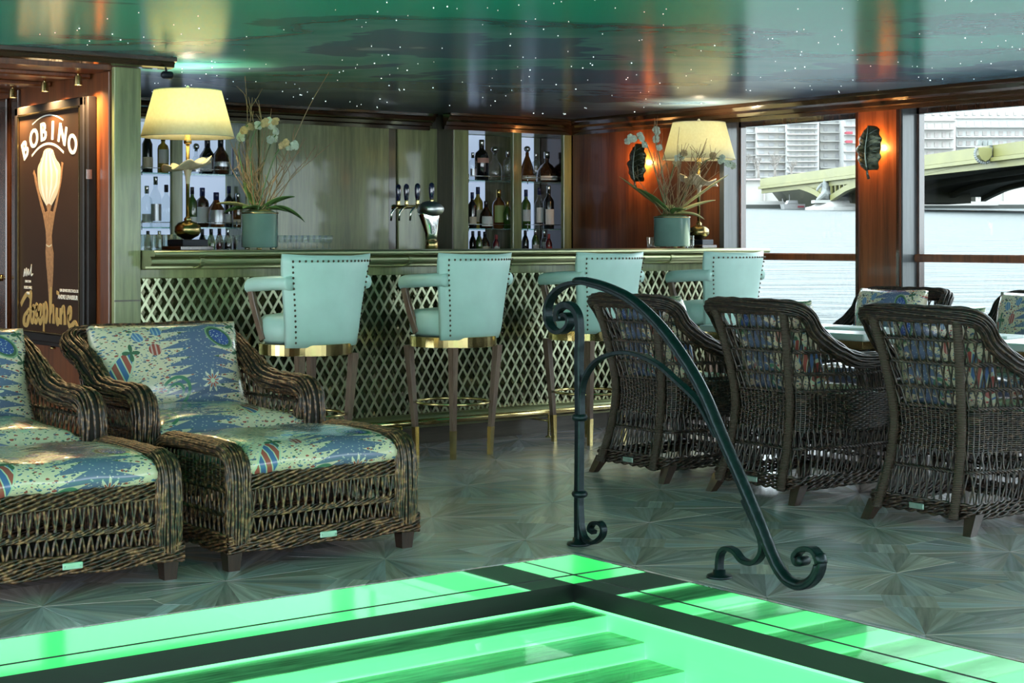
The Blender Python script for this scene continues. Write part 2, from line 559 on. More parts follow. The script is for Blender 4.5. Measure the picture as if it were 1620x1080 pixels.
def water_mat():
    m, nt, b = new_mat('river_water')
    setb(b, (0.064, 0.076, 0.077), 0.4, 0, 0.03)
    vec, fwd = view_axes(nt, 0.5, 1.1)
    nz = N(nt, 'ShaderNodeTexNoise', i_Scale=1.3, i_Detail=6.0, i_Roughness=0.6)
    nt.links.new(vec, nz.inputs['Vector'])
    bp = N(nt, 'ShaderNodeBump', i_Strength=0.8, i_Distance=0.6)
    nt.links.new(nz.outputs['Fac'], bp.inputs['Height']); nt.links.new(bp.outputs['Normal'], b.inputs['Normal'])


water_mat()


# printed glazed cotton: cream ground, toothed blue band, scattered sprigs, a few large motifs
def chintz_mat(name, flip=False, dark=False):
    m, nt, b = new_mat(name)
    setb(b, None, 0.22, 0, 0.5, 0.35)
    L = nt.links.new
    uv = N(nt, 'ShaderNodeUVMap'); uv.uv_map = 'UVMap'
    sp = N(nt, 'ShaderNodeSeparateXYZ'); L(uv.outputs['UV'], sp.inputs[0])
    U, V = sp.outputs['X'], sp.outputs['Y']

    def M(op, a, b_=None, c=None):
        n = N(nt, 'ShaderNodeMath', operation=op)
        for i, q in enumerate((a, b_, c)):
            if q is None: continue
            if isinstance(q, (int, float)): n.inputs[i].default_value = q
            else: L(q, n.inputs[i])
        return n.outputs[0]

    def mix(fac, a, bcol):
        n = N(nt, 'ShaderNodeMix', data_type='RGBA')
        L(fac, n.inputs['Factor'])
        for q, nm in ((a, 'A'), (bcol, 'B')):
            if isinstance(q, tuple): n.inputs[nm].default_value = (*q, 1)
            else: L(q, n.inputs[nm])
        return n.outputs['Result']

    cream = (0.70, 0.60, 0.43); blue = (0.11, 0.14, 0.22); red = (0.38, 0.085, 0.07); green = (0.075, 0.14, 0.085)
    if dark: cream = (0.36, 0.37, 0.26)
    # ground with tiny speckle
    v0 = N(nt, 'ShaderNodeTexVoronoi', i_Scale=95.0); L(uv.outputs['UV'], v0.inputs['Vector'])
    speck = M('LESS_THAN', v0.outputs['Distance'], 0.22)
    col = mix(M('MULTIPLY', speck, 0.35), cream, (0.20, 0.34, 0.34))
    # sprigs
    for sc, th, seed, sel in ((23.0, 0.33, 0.0, 0.80), (44.0, 0.34, 3.7, 0.75)):
        ma = N(nt, 'ShaderNodeMapping'); ma.inputs['Location'].default_value = (seed, seed * 1.7, 0); ma.inputs['Rotation'].default_value = (0, 0, 0.5 + seed)
        ma.inputs['Scale'].default_value = (1, 1.5, 1)
        L(uv.outputs['UV'], ma.inputs['Vector'])
        nzd = N(nt, 'ShaderNodeTexNoise', i_Scale=30.0, i_Detail=1.0); L(uv.outputs['UV'], nzd.inputs['Vector'])
        vm = N(nt, 'ShaderNodeVectorMath', operation='MULTIPLY_ADD')
        L(nzd.outputs['Color'], vm.inputs[0]); vm.inputs[1].default_value = (0.03, 0.03, 0); L(ma.outputs['Vector'], vm.inputs[2])
        vo = N(nt, 'ShaderNodeTexVoronoi', i_Scale=sc, i_Randomness=0.9); L(vm.outputs[0], vo.inputs['Vector'])
        sc_ = N(nt, 'ShaderNodeSeparateXYZ'); L(vo.outputs['Color'], sc_.inputs[0])
        rc = ramp(nt, [(0.0, blue), (0.36, red), (0.62, green), (0.80, (0.10, 0.20, 0.34))], 'CONSTANT')
        L(sc_.outputs['X'], rc.inputs['Fac'])
        msk = M('MULTIPLY', M('LESS_THAN', vo.outputs['Distance'], th), M('LESS_THAN', sc_.outputs['Y'], sel))
        col = mix(msk, col, rc.outputs['Color'])
    # toothed blue bands repeating across the cloth
    uu = M('FRACT', M('ADD', M('MULTIPLY', U, 1.0), 0.0 if not flip else 0.45))
    nzv = N(nt, 'ShaderNodeTexNoise', i_Scale=3.0, i_Detail=1.0); L(uv.outputs['UV'], nzv.inputs['Vector'])
    teeth = M('MULTIPLY', M('ABSOLUTE', M('SUBTRACT', M('FRACT', M('ADD', M('MULTIPLY', V, 11.0), M('MULTIPLY', U, -3.0))), 0.5)), 0.44)
    teeth2 = M('MULTIPLY', M('ABSOLUTE', M('SUBTRACT', M('FRACT', M('ADD', M('MULTIPLY', V, 10.0), M('MULTIPLY', U, 1.0))), 0.5)), 0.40)
    lo = M('ADD', M('SUBTRACT', 0.66, teeth), M('MULTIPLY', nzv.outputs['Fac'], -0.10))
    hi = M('ADD', M('ADD', 0.68, teeth2), M('MULTIPLY', nzv.outputs['Fac'], 0.10))
    band = M('MULTIPLY', M('GREATER_THAN', uu, lo), M('LESS_THAN', uu, hi))
    vs = N(nt, 'ShaderNodeTexVoronoi', i_Scale=40.0); L(uv.outputs['UV'], vs.inputs['Vector'])
    bl = mix(M('MULTIPLY', M('LESS_THAN', vs.outputs['Distance'], 0.24), 0.8), (0.135, 0.17, 0.28), (0.46, 0.46, 0.44))
    col = mix(band, col, bl)

    # large motifs (u, v, radius-u, radius-v, angle, colour, ring colour)
    def ell(cu, cv, ru, rv, ang):
        du = M('SUBTRACT', uu, cu); dv = M('SUBTRACT', M('FRACT', V), cv)
        c, s = math.cos(ang), math.sin(ang)
        a = M('DIVIDE', M('ADD', M('MULTIPLY', du, c), M('MULTIPLY', dv, s)), ru)
        d = M('DIVIDE', M('ADD', M('MULTIPLY', du, -s), M('MULTIPLY', dv, c)), rv)
        return M('SQRT', M('ADD', M('MULTIPLY', a, a), M('MULTIPLY', d, d))), a, d
    pale = (0.52, 0.58, 0.42)
    for (cu, cv, ru, rv, ang, kind) in ((0.365, 0.66, 0.040, 0.062, 0.0, 'fruit'), (0.27, 0.80, 0.036, 0.05, 0.3, 'bluefruit'), (0.40, 0.86, 0.036, 0.05, 0.0, 'bluefruit'), (0.825, 0.78, 0.078, 0.135, 0.5, 'pod'),
                                       (0.11, 0.40, 0.072, 0.30, -0.32, 'paisley'), (0.72, 0.32, 0.075, 0.115, 0.0, 'flower'), (0.21, 0.64, 0.055, 0.09, 0.0, 'clover'),
                                       (0.46, 0.22, 0.10, 0.17, -0.3, 'fern'), (0.94, 0.62, 0.04, 0.075, 0.4, 'clover'), (0.93, 0.90, 0.04, 0.07, 0.4, 'clover')):
        e, a, d = ell(cu, cv, ru, rv, ang)
        inside = M('LESS_THAN', e, 1.0)
        if kind in ('fruit', 'bluefruit'):
            st = M('GREATER_THAN', M('SINE', M('MULTIPLY', a, 9.0)), 0.35)
            c_ = mix(st, red if kind == 'fruit' else (0.12, 0.22, 0.42), (0.60, 0.36, 0.32) if kind == 'fruit' else (0.34, 0.44, 0.52))
            col = mix(inside, col, c_)
        elif kind == 'pod':
            vd = N(nt, 'ShaderNodeTexVoronoi', i_Scale=60.0); L(uv.outputs['UV'], vd.inputs['Vector'])
            c_ = mix(M('LESS_THAN', vd.outputs['Distance'], 0.3), (0.06, 0.10, 0.30), (0.45, 0.50, 0.56))
            c_ = mix(M('GREATER_THAN', e, 0.70), c_, green)
            c_ = mix(M('GREATER_THAN', e, 0.88), c_, (0.24, 0.36, 0.20))
            col = mix(inside, col, c_)
        elif kind == 'paisley':
            st = M('FRACT', M('ADD', M('MULTIPLY', d, 1.9), M('MULTIPLY', a, 0.8)))
            rp = ramp(nt, [(0, red), (0.40, pale), (0.5, (0.08, 0.15, 0.34)), (0.90, pale)], 'CONSTANT'); L(st, rp.inputs['Fac'])
            c_ = mix(M('GREATER_THAN', e, 0.86), rp.outputs['Color'], pale)
            col = mix(inside, col, c_)
        elif kind == 'flower':
            an = M('ARCTAN2', a, d)
            pet = M('ADD', 0.62, M('MULTIPLY', M('COSINE', M('MULTIPLY', an, 9.0)), 0.36))
            c_ = mix(M('LESS_THAN', M('DIVIDE', e, pet), 0.62), (0.72, 0.66, 0.52), red)
            c_ = mix(M('LESS_THAN', e, 0.2), c_, pale)
            col = mix(M('LESS_THAN', e, pet), col, c_)
        elif kind == 'clover':
            an = M('ARCTAN2', a, d)
            pet = M('ADD', 0.6, M('MULTIPLY', M('COSINE', M('MULTIPLY', an, 4.0)), 0.4))
            col = mix(M('LESS_THAN', e, pet), col, green)
        elif kind == 'fern':
            ring = M('MULTIPLY', M('GREATER_THAN', e, 0.80), M('MULTIPLY', inside, M('GREATER_THAN', M('ADD', a, M('MULTIPLY', d, 1.4)), -0.5)))
            rg2 = M('MULTIPLY', M('GREATER_THAN', e, 0.42), M('MULTIPLY', M('LESS_THAN', e, 0.58), M('GREATER_THAN', d, -0.1)))
            col = mix(M('MAXIMUM', ring, rg2), col, (0.10, 0.24, 0.15))
    L(col, b.inputs['Base Color'])
    nb = N(nt, 'ShaderNodeTexNoise', i_Scale=5.0, i_Detail=2.0); L(uv.outputs['UV'], nb.inputs['Vector'])
    bp = N(nt, 'ShaderNodeBump', i_Strength=0.25, i_Distance=0.02); L(nb.outputs['Fac'], bp.inputs['Height']); L(bp.outputs['Normal'], b.inputs['Normal'])
    return m


chintz_mat('chintz'); chintz_mat('chintz_shifted', flip=True)
# ------------------------------------------------------------------ the room shell
WX, WY0, CEIL = 8.25, 10.32, 2.15          # window wall, back panelling, ceiling
PX1, PY1 = 3.99, 4.885                     # far corner of the sunken pool
PX0, PY0 = 0.6, 1.6
XMIN, YMIN = -3.2, -3.6
GLASS_X = 8.41

# floor bed around the pool, tiles laid on it
fb = MB()
fb.box((XMIN, PY1, -0.25), (WX + .2, 10.9, -0.012))
fb.box((PX1, YMIN, -0.25), (WX + .2, PY1, -0.012))
fb.box((XMIN, YMIN, -0.25), (PX0, PY1, -0.012))
fb.box((PX0, YMIN, -0.25), (PX1, PY0, -0.012))
floor = structure('floor', fb, 'grout', 'grey wood-effect floor laid in star-patterned tiles')

T = 0.666
G = 0.003
TX0, TY0 = 2.02, 5.228


def tile_planks():
    """plank polygons of one tile, corner fans and a centre lozenge, in 0..T; returns (polygon, direction)"""
    out = []
    h = T / 2; k = 0.30 * T
    for qx, qy in ((0, 0), (1, 0), (1, 1), (0, 1)):
        A = Vector((qx * T, qy * T)); sx, sy = (1 if qx == 0 else -1), (1 if qy == 0 else -1)
        rim = [Vector((h, 0)), Vector((h, h - k * 0.45)), Vector((h, h - k)) if False else Vector((h, h - k * 0.7)), None]
        e = h - k * 0.62
        pts = [(h, 0), (h, e * 0.55), (h, e), (e + (h - e) * .5, e + (h - e) * .5), (e, h), (e * 0.55, h), (0, h)]
        pts = [Vector((A.x + sx * p[0], A.y + sy * p[1])) for p in pts]
        for i in range(len(pts) - 1):
            poly = [A, pts[i], pts[i + 1]]
            out.append((poly, ((pts[i] + pts[i + 1]) / 2 - A).normalized(), 0))
    # centre lozenge of short boards
    e = h - (h - k * 0.62)
    c = Vector((h, h))
    n = 3
    V0, V1, V2, V3 = c + Vector((0, -e)), c + Vector((e, 0)), c + Vector((0, e)), c + Vector((-e, 0))
    for i in range(n):
        a, b = i / n, (i + 1) / n
        out.append(([V0.lerp(V3, a), V1.lerp(V2, a), V1.lerp(V2, b), V0.lerp(V3, b)], (V1 - V0).normalized(), 1))
    return out


PLANKS = tile_planks()


def clip(poly, ax, lim, keep_greater):
    out = []
    for i in range(len(poly)):
        a, b = poly[i], poly[(i + 1) % len(poly)]
        da, db = a[ax] - lim, b[ax] - lim
        if not keep_greater: da, db = -da, -db
        if da >= 0: out.append(a)
        if (da > 0) != (db > 0) and abs(da - db) > 1e-9 and da != 0 and db != 0:
            out.append(a.lerp(b, da / (da - db)))
    return out


def tile_mesh(rects, seed):
    """rects: visible rectangles (x0,y0,x1,y1) inside the tile"""
    rnd = random.Random(seed)
    me = bpy.data.meshes.new('floor_tile')
    vs, fs, uvs, tones = [], [], [], []
    for rc in rects:
        x0, y0, x1, y1 = rc
        for poly, d, mid in PLANKS:
            rnd_t = rnd.uniform(0.66, 1.24) * (1.15 if mid else 1.0)
            warm = rnd.uniform(-0.06, 0.14)
            p = poly
            for ax, lim, g in ((0, x0, True), (0, x1, False), (1, y0, True), (1, y1, False)):
                if len(p) >= 3: p = clip(p, ax, lim, g)
            if len(p) < 3: continue
            c = sum(p, Vector((0, 0))) / len(p)
            zt = rnd.uniform(-0.0004, 0.0004)
            q = p
            o = len(vs)
            vs += [(w.x, w.y, zt) for w in q] + [(w.x, w.y, -0.010) for w in p]
            n = len(p)
            faces = [tuple(range(o, o + n))] + [(o + i, o + n + i, o + n + (i + 1) % n, o + (i + 1) % n) for i in range(n)]
            ou, ov = rnd.uniform(0, 9), rnd.uniform(0, 9)
            nrm = Vector((-d.y, d.x))
            for f in faces:
                fs.append(f)
                for i in f:
                    w = Vector(vs[i][:2])
                    uvs.append((w.dot(d) + ou, w.dot(nrm) + ov))
                    tones.append((rnd_t * (1 + warm), rnd_t, rnd_t * (1 - warm), 1))
    if not fs: return None
    me.from_pydata(vs, [], fs)
    uvl = me.uv_layers.new(name='UVMap'); ca = me.color_attributes.new('tone', 'FLOAT_COLOR', 'CORNER')
    me.uv_layers['UVMap'].data.foreach_set('uv', [c for u in uvs for c in u])
    me.color_attributes['tone'].data.foreach_set('color', [c for t in tones for c in t])
    me.update(); fix_normals(me)
    me.materials.append(MAT['parquet'])
    return me


full = [tile_mesh([(G / 2, G / 2, T - G / 2, T - G / 2)], 100 + i) for i in range(6)]
k = 0
for i in range(-5, 10):
    for j in range(-9, 9):
        x0, y0 = TX0 + i * T, TY0 + j * T
        x1, y1 = x0 + T, y0 + T
        cx, cy = x0 + T / 2, y0 + T / 2
        if x0 > 8.3 or y0 > 8.3 or x1 < -1.3: continue
        # only what the room shows from near the photograph's viewpoint
        d = cx * SA + cy * CA; lat = cx * CA - cy * SA
        if d < 2.2 or abs(lat) > d * 0.42 + 1.3: continue
        rects = []
        a = (G / 2, G / 2, T - G / 2, T - G / 2)
        if x0 >= PX1 - .001 or y0 >= PY1 - .001: me = full[(i * 7 + j * 3) % 6]
        else:
            if x1 > PX1 + .004: rects.append((PX1 - x0, a[1], a[2], a[3]))
            if y1 > PY1 + .004: rects.append((a[0], PY1 - y0, min(a[2], PX1 - x0), a[3]))
            if not rects: continue
            me = tile_mesh(rects, 500 + k); k += 1
            if me is None: continue
        o = bpy.data.objects.new('floor_tile', me); COL.objects.link(o)
        o.location = (x0, y0, 0); o.parent = floor
fl2 = MB()     # plain remainder of the floor outside the tiled view
fl2.box((XMIN, YMIN, -0.012), (-1.35, 10.9, -0.001)); fl2.box((-1.35, 8.6, -0.012), (WX + .2, 10.9, -0.001)); fl2.box((PX1, YMIN, -0.012), (WX + .2, -0.8, -0.001))
fl2.build('floor_edge', 'grout', floor)

# ------------------------------------------------------------------ ceiling with fibre-optic stars
cb = MB(); cb.box((XMIN, YMIN, CEIL), (WX + .35, 10.9, CEIL + .12))
ceiling = structure('ceiling', cb, 'painted_night_sky_and_pool_glow', 'glossy ceiling painted as a teal and slate-blue night sky, pool glow coloured in')
st = MB()
rs = random.Random(11)
for i in range(420):
    d = rs.uniform(5.8, 13.0); l = rs.uniform(-0.36, 0.36) * d
    x, y = l * CA + d * SA, -l * SA + d * CA
    if x > WX - .1 or y > 10 or (y > 7.8 and x < 3.6): continue
    r = rs.choice((0.0012, 0.0015, 0.0019, 0.0030)) * (d / 9)
    st.lathe([(0.0005, CEIL - 0.003), (r, CEIL - 0.002), (r, CEIL + 0.001)], 6, (x, y, 0))
tag(st.build('star_lights', 'star_glow', ceiling), 'pinpoint white star lights in the ceiling', kind='stuff')

# ------------------------------------------------------------------ window wall (right) with pilasters
ww = MB()


def wall_seg(mb, y0, y1, z0, z1, x0=WX, x1=WX + .17): mb.box((x0, y0, z0), (x1, y1, z1))


PIL = [(6.82, 7.19), (4.72, 5.09), (2.62, 2.99), (0.5, 0.87), (-1.6, -1.23)]
wall_seg(ww, 8.41, 10.9, 0, CEIL)                    # solid panelled part behind the bar
wall_seg(ww, YMIN, 8.41, 2.03, CEIL)                 # head
wall_seg(ww, YMIN, 8.41, -0.02, 0.14)                 # sill
wall_window = structure('wall_right', ww, 'mahogany_dark', 'dark lacquered mahogany wall with large river windows')
for a, b in PIL:
    wall_seg_m = MB(); wall_seg(wall_seg_m, a, b, 0.14, 2.03, WX - .012, WX + .17)
    o = wall_seg_m.build('pilaster', 'mahogany', wall_window)
    e = MB()
    e.box((WX - .02, b - .028, .14), (WX - .011, b - .006, 2.03)); e.box((WX - .02, a + .006, .14), (WX - .011, a + .028, 2.03))
    e.build('pilaster_moulding', 'mahogany_dark', wall_window)
    rv = MB(); rv.box((WX - .005, a - .012, .14), (WX + .165, a - .0005, 2.03)); rv.build('window_reveal', 'reveal_wood', wall_window)
rv = MB(); rv.box((WX - .005, 8.398, .14), (WX + .165, 8.4095, 2.03)); rv.build('window_reveal', 'reveal_wood', wall_window)
wp = MB(); wp.box((WX - .012, 8.44, 0.02), (WX, 10.1, 2.03)); wp.build('wall_panel', 'mahogany', wall_window)
wr = MB(); wr.box((WX - .02, 8.395, .14), (WX, 8.44, 2.05)); wr.build('window_architrave', 'reveal_wood', wall_window)

spans = [(7.19, 8.398), (5.09, 6.808), (2.99, 4.708), (.87, 2.608), (-1.23, .488), (YMIN, -1.612)]
for n, (a, b) in enumerate(spans):
    w = MB()
    for q in ((a, a + .022), (b - .022, b)): w.box((GLASS_X - .03, q[0], .14), (GLASS_X + .02, q[1], 2.03))
    w.box((GLASS_X - .03, a, 2.005), (GLASS_X + .02, b, 2.03)); w.box((GLASS_X - .03, a, .14), (GLASS_X + .02, b, .17))
    win = structure('window_%d' % (n + 1), w, 'mahogany_dark', 'dark framed river window, number of panes two, beside a pilaster' if False else None)
    rl = MB(); rl.bbox((GLASS_X - .06, a, 1.062), (GLASS_X - .012, b, 1.112), .008); rl.build('window_rail', 'mahogany', win)
    pn = MB(); pn.box((GLASS_X, a + .02, .165), (GLASS_X + .006, b - .02, 2.01)); pn.build('window_pane', 'window_glass', win)

# cornice under the ceiling, along the window wall and the back wall
def cornice_run(name, pts_fn, length_axis, lo, hi):
    """stepped profile in (out, z); pts_fn maps (out, along, z) to xyz"""
    prof = [(0, 2.03), (.02, 2.03), (.025, 2.055), (.045, 2.062), (.05, 2.085), (.075, 2.10), (.085, 2.125), (.105, 2.13), (.108, 2.149), (0, 2.149)]
    m = MB(); m.loft([[pts_fn(o_, lo, z) for o_, z in prof], [pts_fn(o_, hi, z) for o_, z in prof]], True)
    return structure(name, m, 'cornice')


cornice_run('trim_1', lambda o_, a, z: (WX - o_, a, z), 'y', YMIN, 10.11)
cornice_run('trim_2', lambda o_, a, z: (a, 10.12 - o_, z), 'x', 7.0, WX)
cornice_run('trim_3', lambda o_, a, z: (a, 10.32 - o_ * 1.3, z), 'x', 3.6, 7.0)

# ------------------------------------------------------------------ back wall behind the bar with niches
bw = MB()
YB = 10.55
bw.box((3.2, YB + .12, 0), (WX + .2, YB + .2, CEIL))
wall_back = structure('wall_back', bw, 'veneer', 'greenish veneer panelled wall behind the bar')


def panel(x0, x1, y0, z0=0.6, z1=2.05, mat='veneer', y1=YB + .12, name='wall_panel'):
    m = MB(); m.bbox((x0, y0, z0), (x1, y1, z1), .006); return m.build(name, mat, wall_back)


panel(5.56, 5.70, 10.31)
panel(5.704, 6.66, 10.33)
panel(6.66, 6.735, 10.345, mat='veneer_dark')
panel(6.735, 7.10, 10.325)
panel(7.10, 7.24, 10.12, mat='veneer')
panel(7.66, 7.746, 10.12, y1=10.16); panel(8.162, 8.245, 10.12, y1=10.16)
panel(4.895, 4.98, 10.32, y1=10.35); panel(3.6, 4.66, 10.32); panel(5.46, 5.56, 10.32)
panel(7.10, 8.25, 10.12, 2.035, 2.149, name='niche_head'); panel(3.6, 5.56, 10.32, 2.02, 2.149, name='niche_head')
m = MB(); m.box((7.088, 10.125, .6), (7.10, 10.66, 2.149)); m.build('wall_panel', 'veneer_dark', wall_back)
m = MB(); m.box((5.56, 10.34, 2.04), (7.10, 10.66, 2.149)); m.build('wall_head', 'veneer_dark', wall_back)
m = MB(); m.box((4.655, YB + .08, .6), (5.47, YB + .1, 2.03)); m.build('niche_back_glow', 'cabinet_light_and_reflection', wall_back)
for (x0, x1, mat) in ((7.24, 7.52, 'veneer_dark'), (7.52, 7.69, 'cabinet_light_and_reflection'), (7.69, 8.02, 'niche_dark'), (8.02, 8.18, 'cabinet_light_and_reflection'), (8.18, 8.245, 'niche_dark')):  # glowing and dark strips imitate reflections in a mirrored niche back
    m = MB(); m.box((x0, YB - .02, .6), (x1, YB + .01, 2.03)); m.build('niche_back_glow' if 'light' in mat else 'niche_back', mat, wall_back)

# ------------------------------------------------------------------ partition with the poster, passage on the left
pw = MB(); pw.box((3.46, 7.98, 0), (3.59, 10.66, CEIL))
wall_left = structure('wall_left', pw, 'mahogany', 'polished mahogany partition beside the bar')
m = MB(); m.bbox((3.452, 7.945, 0), (3.598, 7.985, 2.09), .004); m.build('end_post', 'veneer', wall_left)
m = MB(); m.box((3.4515, 7.944, .885), (3.5985, 7.947, .893)); m.build('post_joint', 'veneer_dark', wall_left)
m = MB(); m.bbox((3.44, 7.99, .02), (3.462, 8.10, 2.07), .004); m.build('wall_stile', 'mahogany', wall_left)
m = MB(); m.bbox((3.44, 9.28, .02), (3.462, 9.38, 2.07), .004); m.build('wall_stile', 'mahogany_dark', wall_left)

# passage: ceiling beam with moulding, lower boarded ceiling, door at the far end
tb = MB()
prof = [(7.86, 2.149), (7.86, 2.128), (7.885, 2.122), (7.895, 2.10), (7.925, 2.094), (7.99, 2.094), (7.99, 2.149)]
tb.loft([[(XMIN, y, z) for y, z in prof], [(3.76, y, z) for y, z in prof]], True)
structure('trim_4', tb, 'cornice')
pc = MB(); pc.box((XMIN, 7.99, 2.075), (3.46, 10.66, 2.149)); pcl = structure('passage_ceiling', pc, 'mahogany', 'mahogany boarded ceiling of the passage')
for i in range(4):
    m = MB(); yb_ = 8.25 + i * .55
    m.bbox((XMIN, yb_, 2.05), (3.455, yb_ + .10, 2.08), .008); m.build('ceiling_batten', 'mahogany', pcl)
dw = MB(); dw.box((XMIN, 10.6, 0), (3.46, 10.72, CEIL)); structure('wall_passage', dw, 'mahogany_dark', 'dark mahogany wall at the end of the passage')
dr = MB(); dr.bbox((3.425, 9.43, 0.02), (3.458, 10.35, 2.03), .006)
door = structure('door_1', dr, 'mahogany_dark', 'dark wooden door beside the framed poster')
m = MB(); m.lathe([(.018, 0), (.022, .006), (.010, .012), (.010, .04)], 12, (0, 0, 0), ax='x')
for i in range(len(m.v)): x, y, z = m.v[i]; m.v[i] = (3.425 - x, y + 9.50, z + .98)
m.tube([(3.385, 9.50, .98), (3.382, 9.56, .978), (3.384, 9.61, .975)], .008, 8); m.build('door_handle', 'brass_old', door)

# unseen saloon walls behind the viewpoint, their openings added to let in sky fill
wl = MB()
wl.box((XMIN - .15, YMIN, 0), (XMIN, 7.9, .3)); wl.box((XMIN - .15, YMIN, 2.0), (XMIN, 7.9, CEIL))
for y in (YMIN, -1.2, 1.2, 3.6, 6.0, 7.75): wl.box((XMIN - .15, y, .3), (XMIN, y + .16, 2.0))
structure('wall_far_left_unseen', wl, 'mahogany_dark', 'unseen mahogany wall, tall openings added for fill light')
wl = MB()
wl.box((XMIN, YMIN - .15, 0), (WX, YMIN, .3)); wl.box((XMIN, YMIN - .15, 2.0), (WX, YMIN, CEIL))
for x in (XMIN, -.4, 2.4, 5.2, 8.05): wl.box((x, YMIN - .15, .3), (x + .16, YMIN, 2.0))
structure('wall_front_unseen', wl, 'mahogany_dark', 'unseen mahogany wall, tall openings added for fill light')

# ------------------------------------------------------------------ the sunken green-lit pool
pool = thing('sunken_pool', 'green-lit sunken pool with mirrored steel rim and steps in the floor', 'pool', (PX1, PY1, 0))


def pbox(name, lo, hi, mat, parent=pool):
    m = MB(); m.box(tuple(a - b for a, b in zip(lo, (PX1, PY1, 0))), tuple(a - b for a, b in zip(hi, (PX1, PY1, 0))))
    return m.build(name, mat, parent)


PB = -0.75
for nm, z0, z1, mat, ins in (('mirror_rim', -.076, -.0015, 'mirror_steel', .0), ('rim_groove', -.081, -.076, 'black_band', .004), ('mirror_rim', -.113, -.081, 'mirror_steel', .0),
                             ('dark_band', -.184, -.113, 'black_band', .0)):
    pbox(nm, (PX0, PY1 - .012 + ins, z0), (PX1 - .012 + ins, PY1 - .0005, z1), mat)
    pbox(nm, (PX1 - .012 + ins, PY0, z0), (PX1 - .0005, PY1 - .0005, z1), mat)
    pbox(nm, (PX0 + .0005, PY0, z0), (PX0 + .012 - ins, PY1 - .012, z1), mat)
    pbox(nm, (PX0 + .012, PY0 + .0005, z0), (PX1 - .012, PY0 + .012 - ins, z1), mat)
pbox('light_panel', (PX1 - .012, PY0, PB), (PX1 - .0005, PY1 - .0005, -.184), 'green_light_panel')
pbox('light_panel', (PX0 + .0005, PY0, PB), (PX0 + .012, PY1 - .0005, -.184), 'green_light_panel')
pbox('light_panel', (PX0, PY0 + .0005, PB), (PX1, PY0 + .012, -.184), 'green_light_panel')
pbox('light_panel', (PX0, PY1 - .012, -.199), (PX1 - .012, PY1 - .0005, -.184), 'green_light_panel')
zt, yf = -.199, PY1 - .0005
n = 0
while zt > PB + .02:
    y2 = yf - .212
    s = pbox('step', (PX0 + .012, y2 + .004, zt - .060), (PX1 - .012, yf, zt - .0005), 'green_light_panel')
    t = pbox('tread', (PX0 + .012, y2 + .001, zt - .004), (PX1 - .013, yf, zt), 'pool_tread', s) if False else None
    yf = y2; zt -= .060; n += 1
    if yf < PY0 + .4: break
STEP_N, STEP_END = n, (yf, zt)
pbox('pool_bottom', (PX0, PY0, zt - .02), (PX1, yf + .01, zt), 'green_light_panel')
w = pbox('water_surface', (PX0 + .013, PY0 + .013, -.1935), (PX1 - .013, PY1 - .013, -.193), 'pool_water')
# stone-and-wood treads of the pool steps, each laid on its lit riser
plain('tread_wood', (0.40, 0.42, 0.34), 0.25, 0, 0.5, 5, stretch=(1, 9, 1))
zt, yf = -.199, PY1 - .0005
steps = sorted([o for o in pool.children if o.name.startswith('step')], key=lambda o: -max(v.co.z for v in o.data.vertices))
for s in steps:
    y2 = yf - .212
    pbox('tread', (PX0 + .013, y2 + .006, zt - .0005), (PX1 - .0135, yf - (.004 if s is not steps[0] else .013), zt + .003), 'tread_wood', s)
    yf = y2; zt -= .060
# ------------------------------------------------------------------ bar counter
BX0, BX1 = 3.60, 8.06
counter = thing('bar_counter', 'long brass-trimmed bar top running from the post to the window', 'counter', (BX0, 7.78, 1.07))


def cpart(name, mb, mat, parent=counter, o=(BX0, 7.78, 1.07)):
    mb.v = [tuple(a - b for a, b in zip(v, o)) for v in mb.v]
    return mb.build(name, mat, parent)


def profile_x(prof, x0, x1):
    m = MB(); m.loft([[(x0, y, z) for y, z in prof], [(x1, y, z) for y, z in prof]], True, True, False); return m


def arc(cy, cz, r, a0, a1, n=8): return [(cy + r * math.cos(R(lerp(a0, a1, i / n))), cz + r * math.sin(R(lerp(a0, a1, i / n)))) for i in range(n + 1)]


cpart('counter_top', profile_x(arc(7.795, 1.131, .015, 90, 270) + [(8.45, 1.116), (8.45, 1.146)], BX0, BX1), 'zinc_brass')
cpart('counter_moulding', profile_x([(7.90, 1.116)] + arc(7.846, 1.091, .025, 90, 270) + [(7.90, 1.066)], BX0, 7.97), 'zinc_brass')
cpart('counter_apron', profile_x([(7.90, 1.116), (7.90, 1.055), (7.935, 1.048), (8.40, 1.048), (8.40, 1.116)], BX0, 7.94), 'zinc_brass')
for x in (3.885, 5.186, 7.205):
    m = MB()
    pts = [(x + dx, y, z) for dx, y, z in ((0, 7.79, 1.150), (0, 7.776, 1.13), (0, 7.785, 1.112), (.004, 7.815, 1.10), (.002, 7.815, 1.085), (-.012, 7.82, 1.068), (-.035, 7.85, 1.056), (-.06, 7.89, 1.052))]
    m.sweep_rect([(x, 7.868, 1.118), (x, 7.842, 1.1175), (x, 7.822, 1.105), (x, 7.818, 1.090), (x, 7.826, 1.072), (x, 7.85, 1.062), (x, 7.895, 1.056)], .012, .0035)
    cpart('counter_bracket', m, 'zinc_brass')
for x in ():
    m = MB(); m.box((x, 7.7778, 1.114), (x + .016, 7.80, 1.1465)); cpart('seam_band', m, 'zinc_brass')

# ------------------------------------------------------------------ bar front with brass lattice
front = thing('lattice_bar', 'bar front clad in a diamond lattice of brass strips', 'bar', (BX0, 7.98, 0))
FO = (BX0, 7.98, 0)
BF1 = 7.92


def fpart(name, mb, mat): return cpart(name, mb, mat, front, FO)


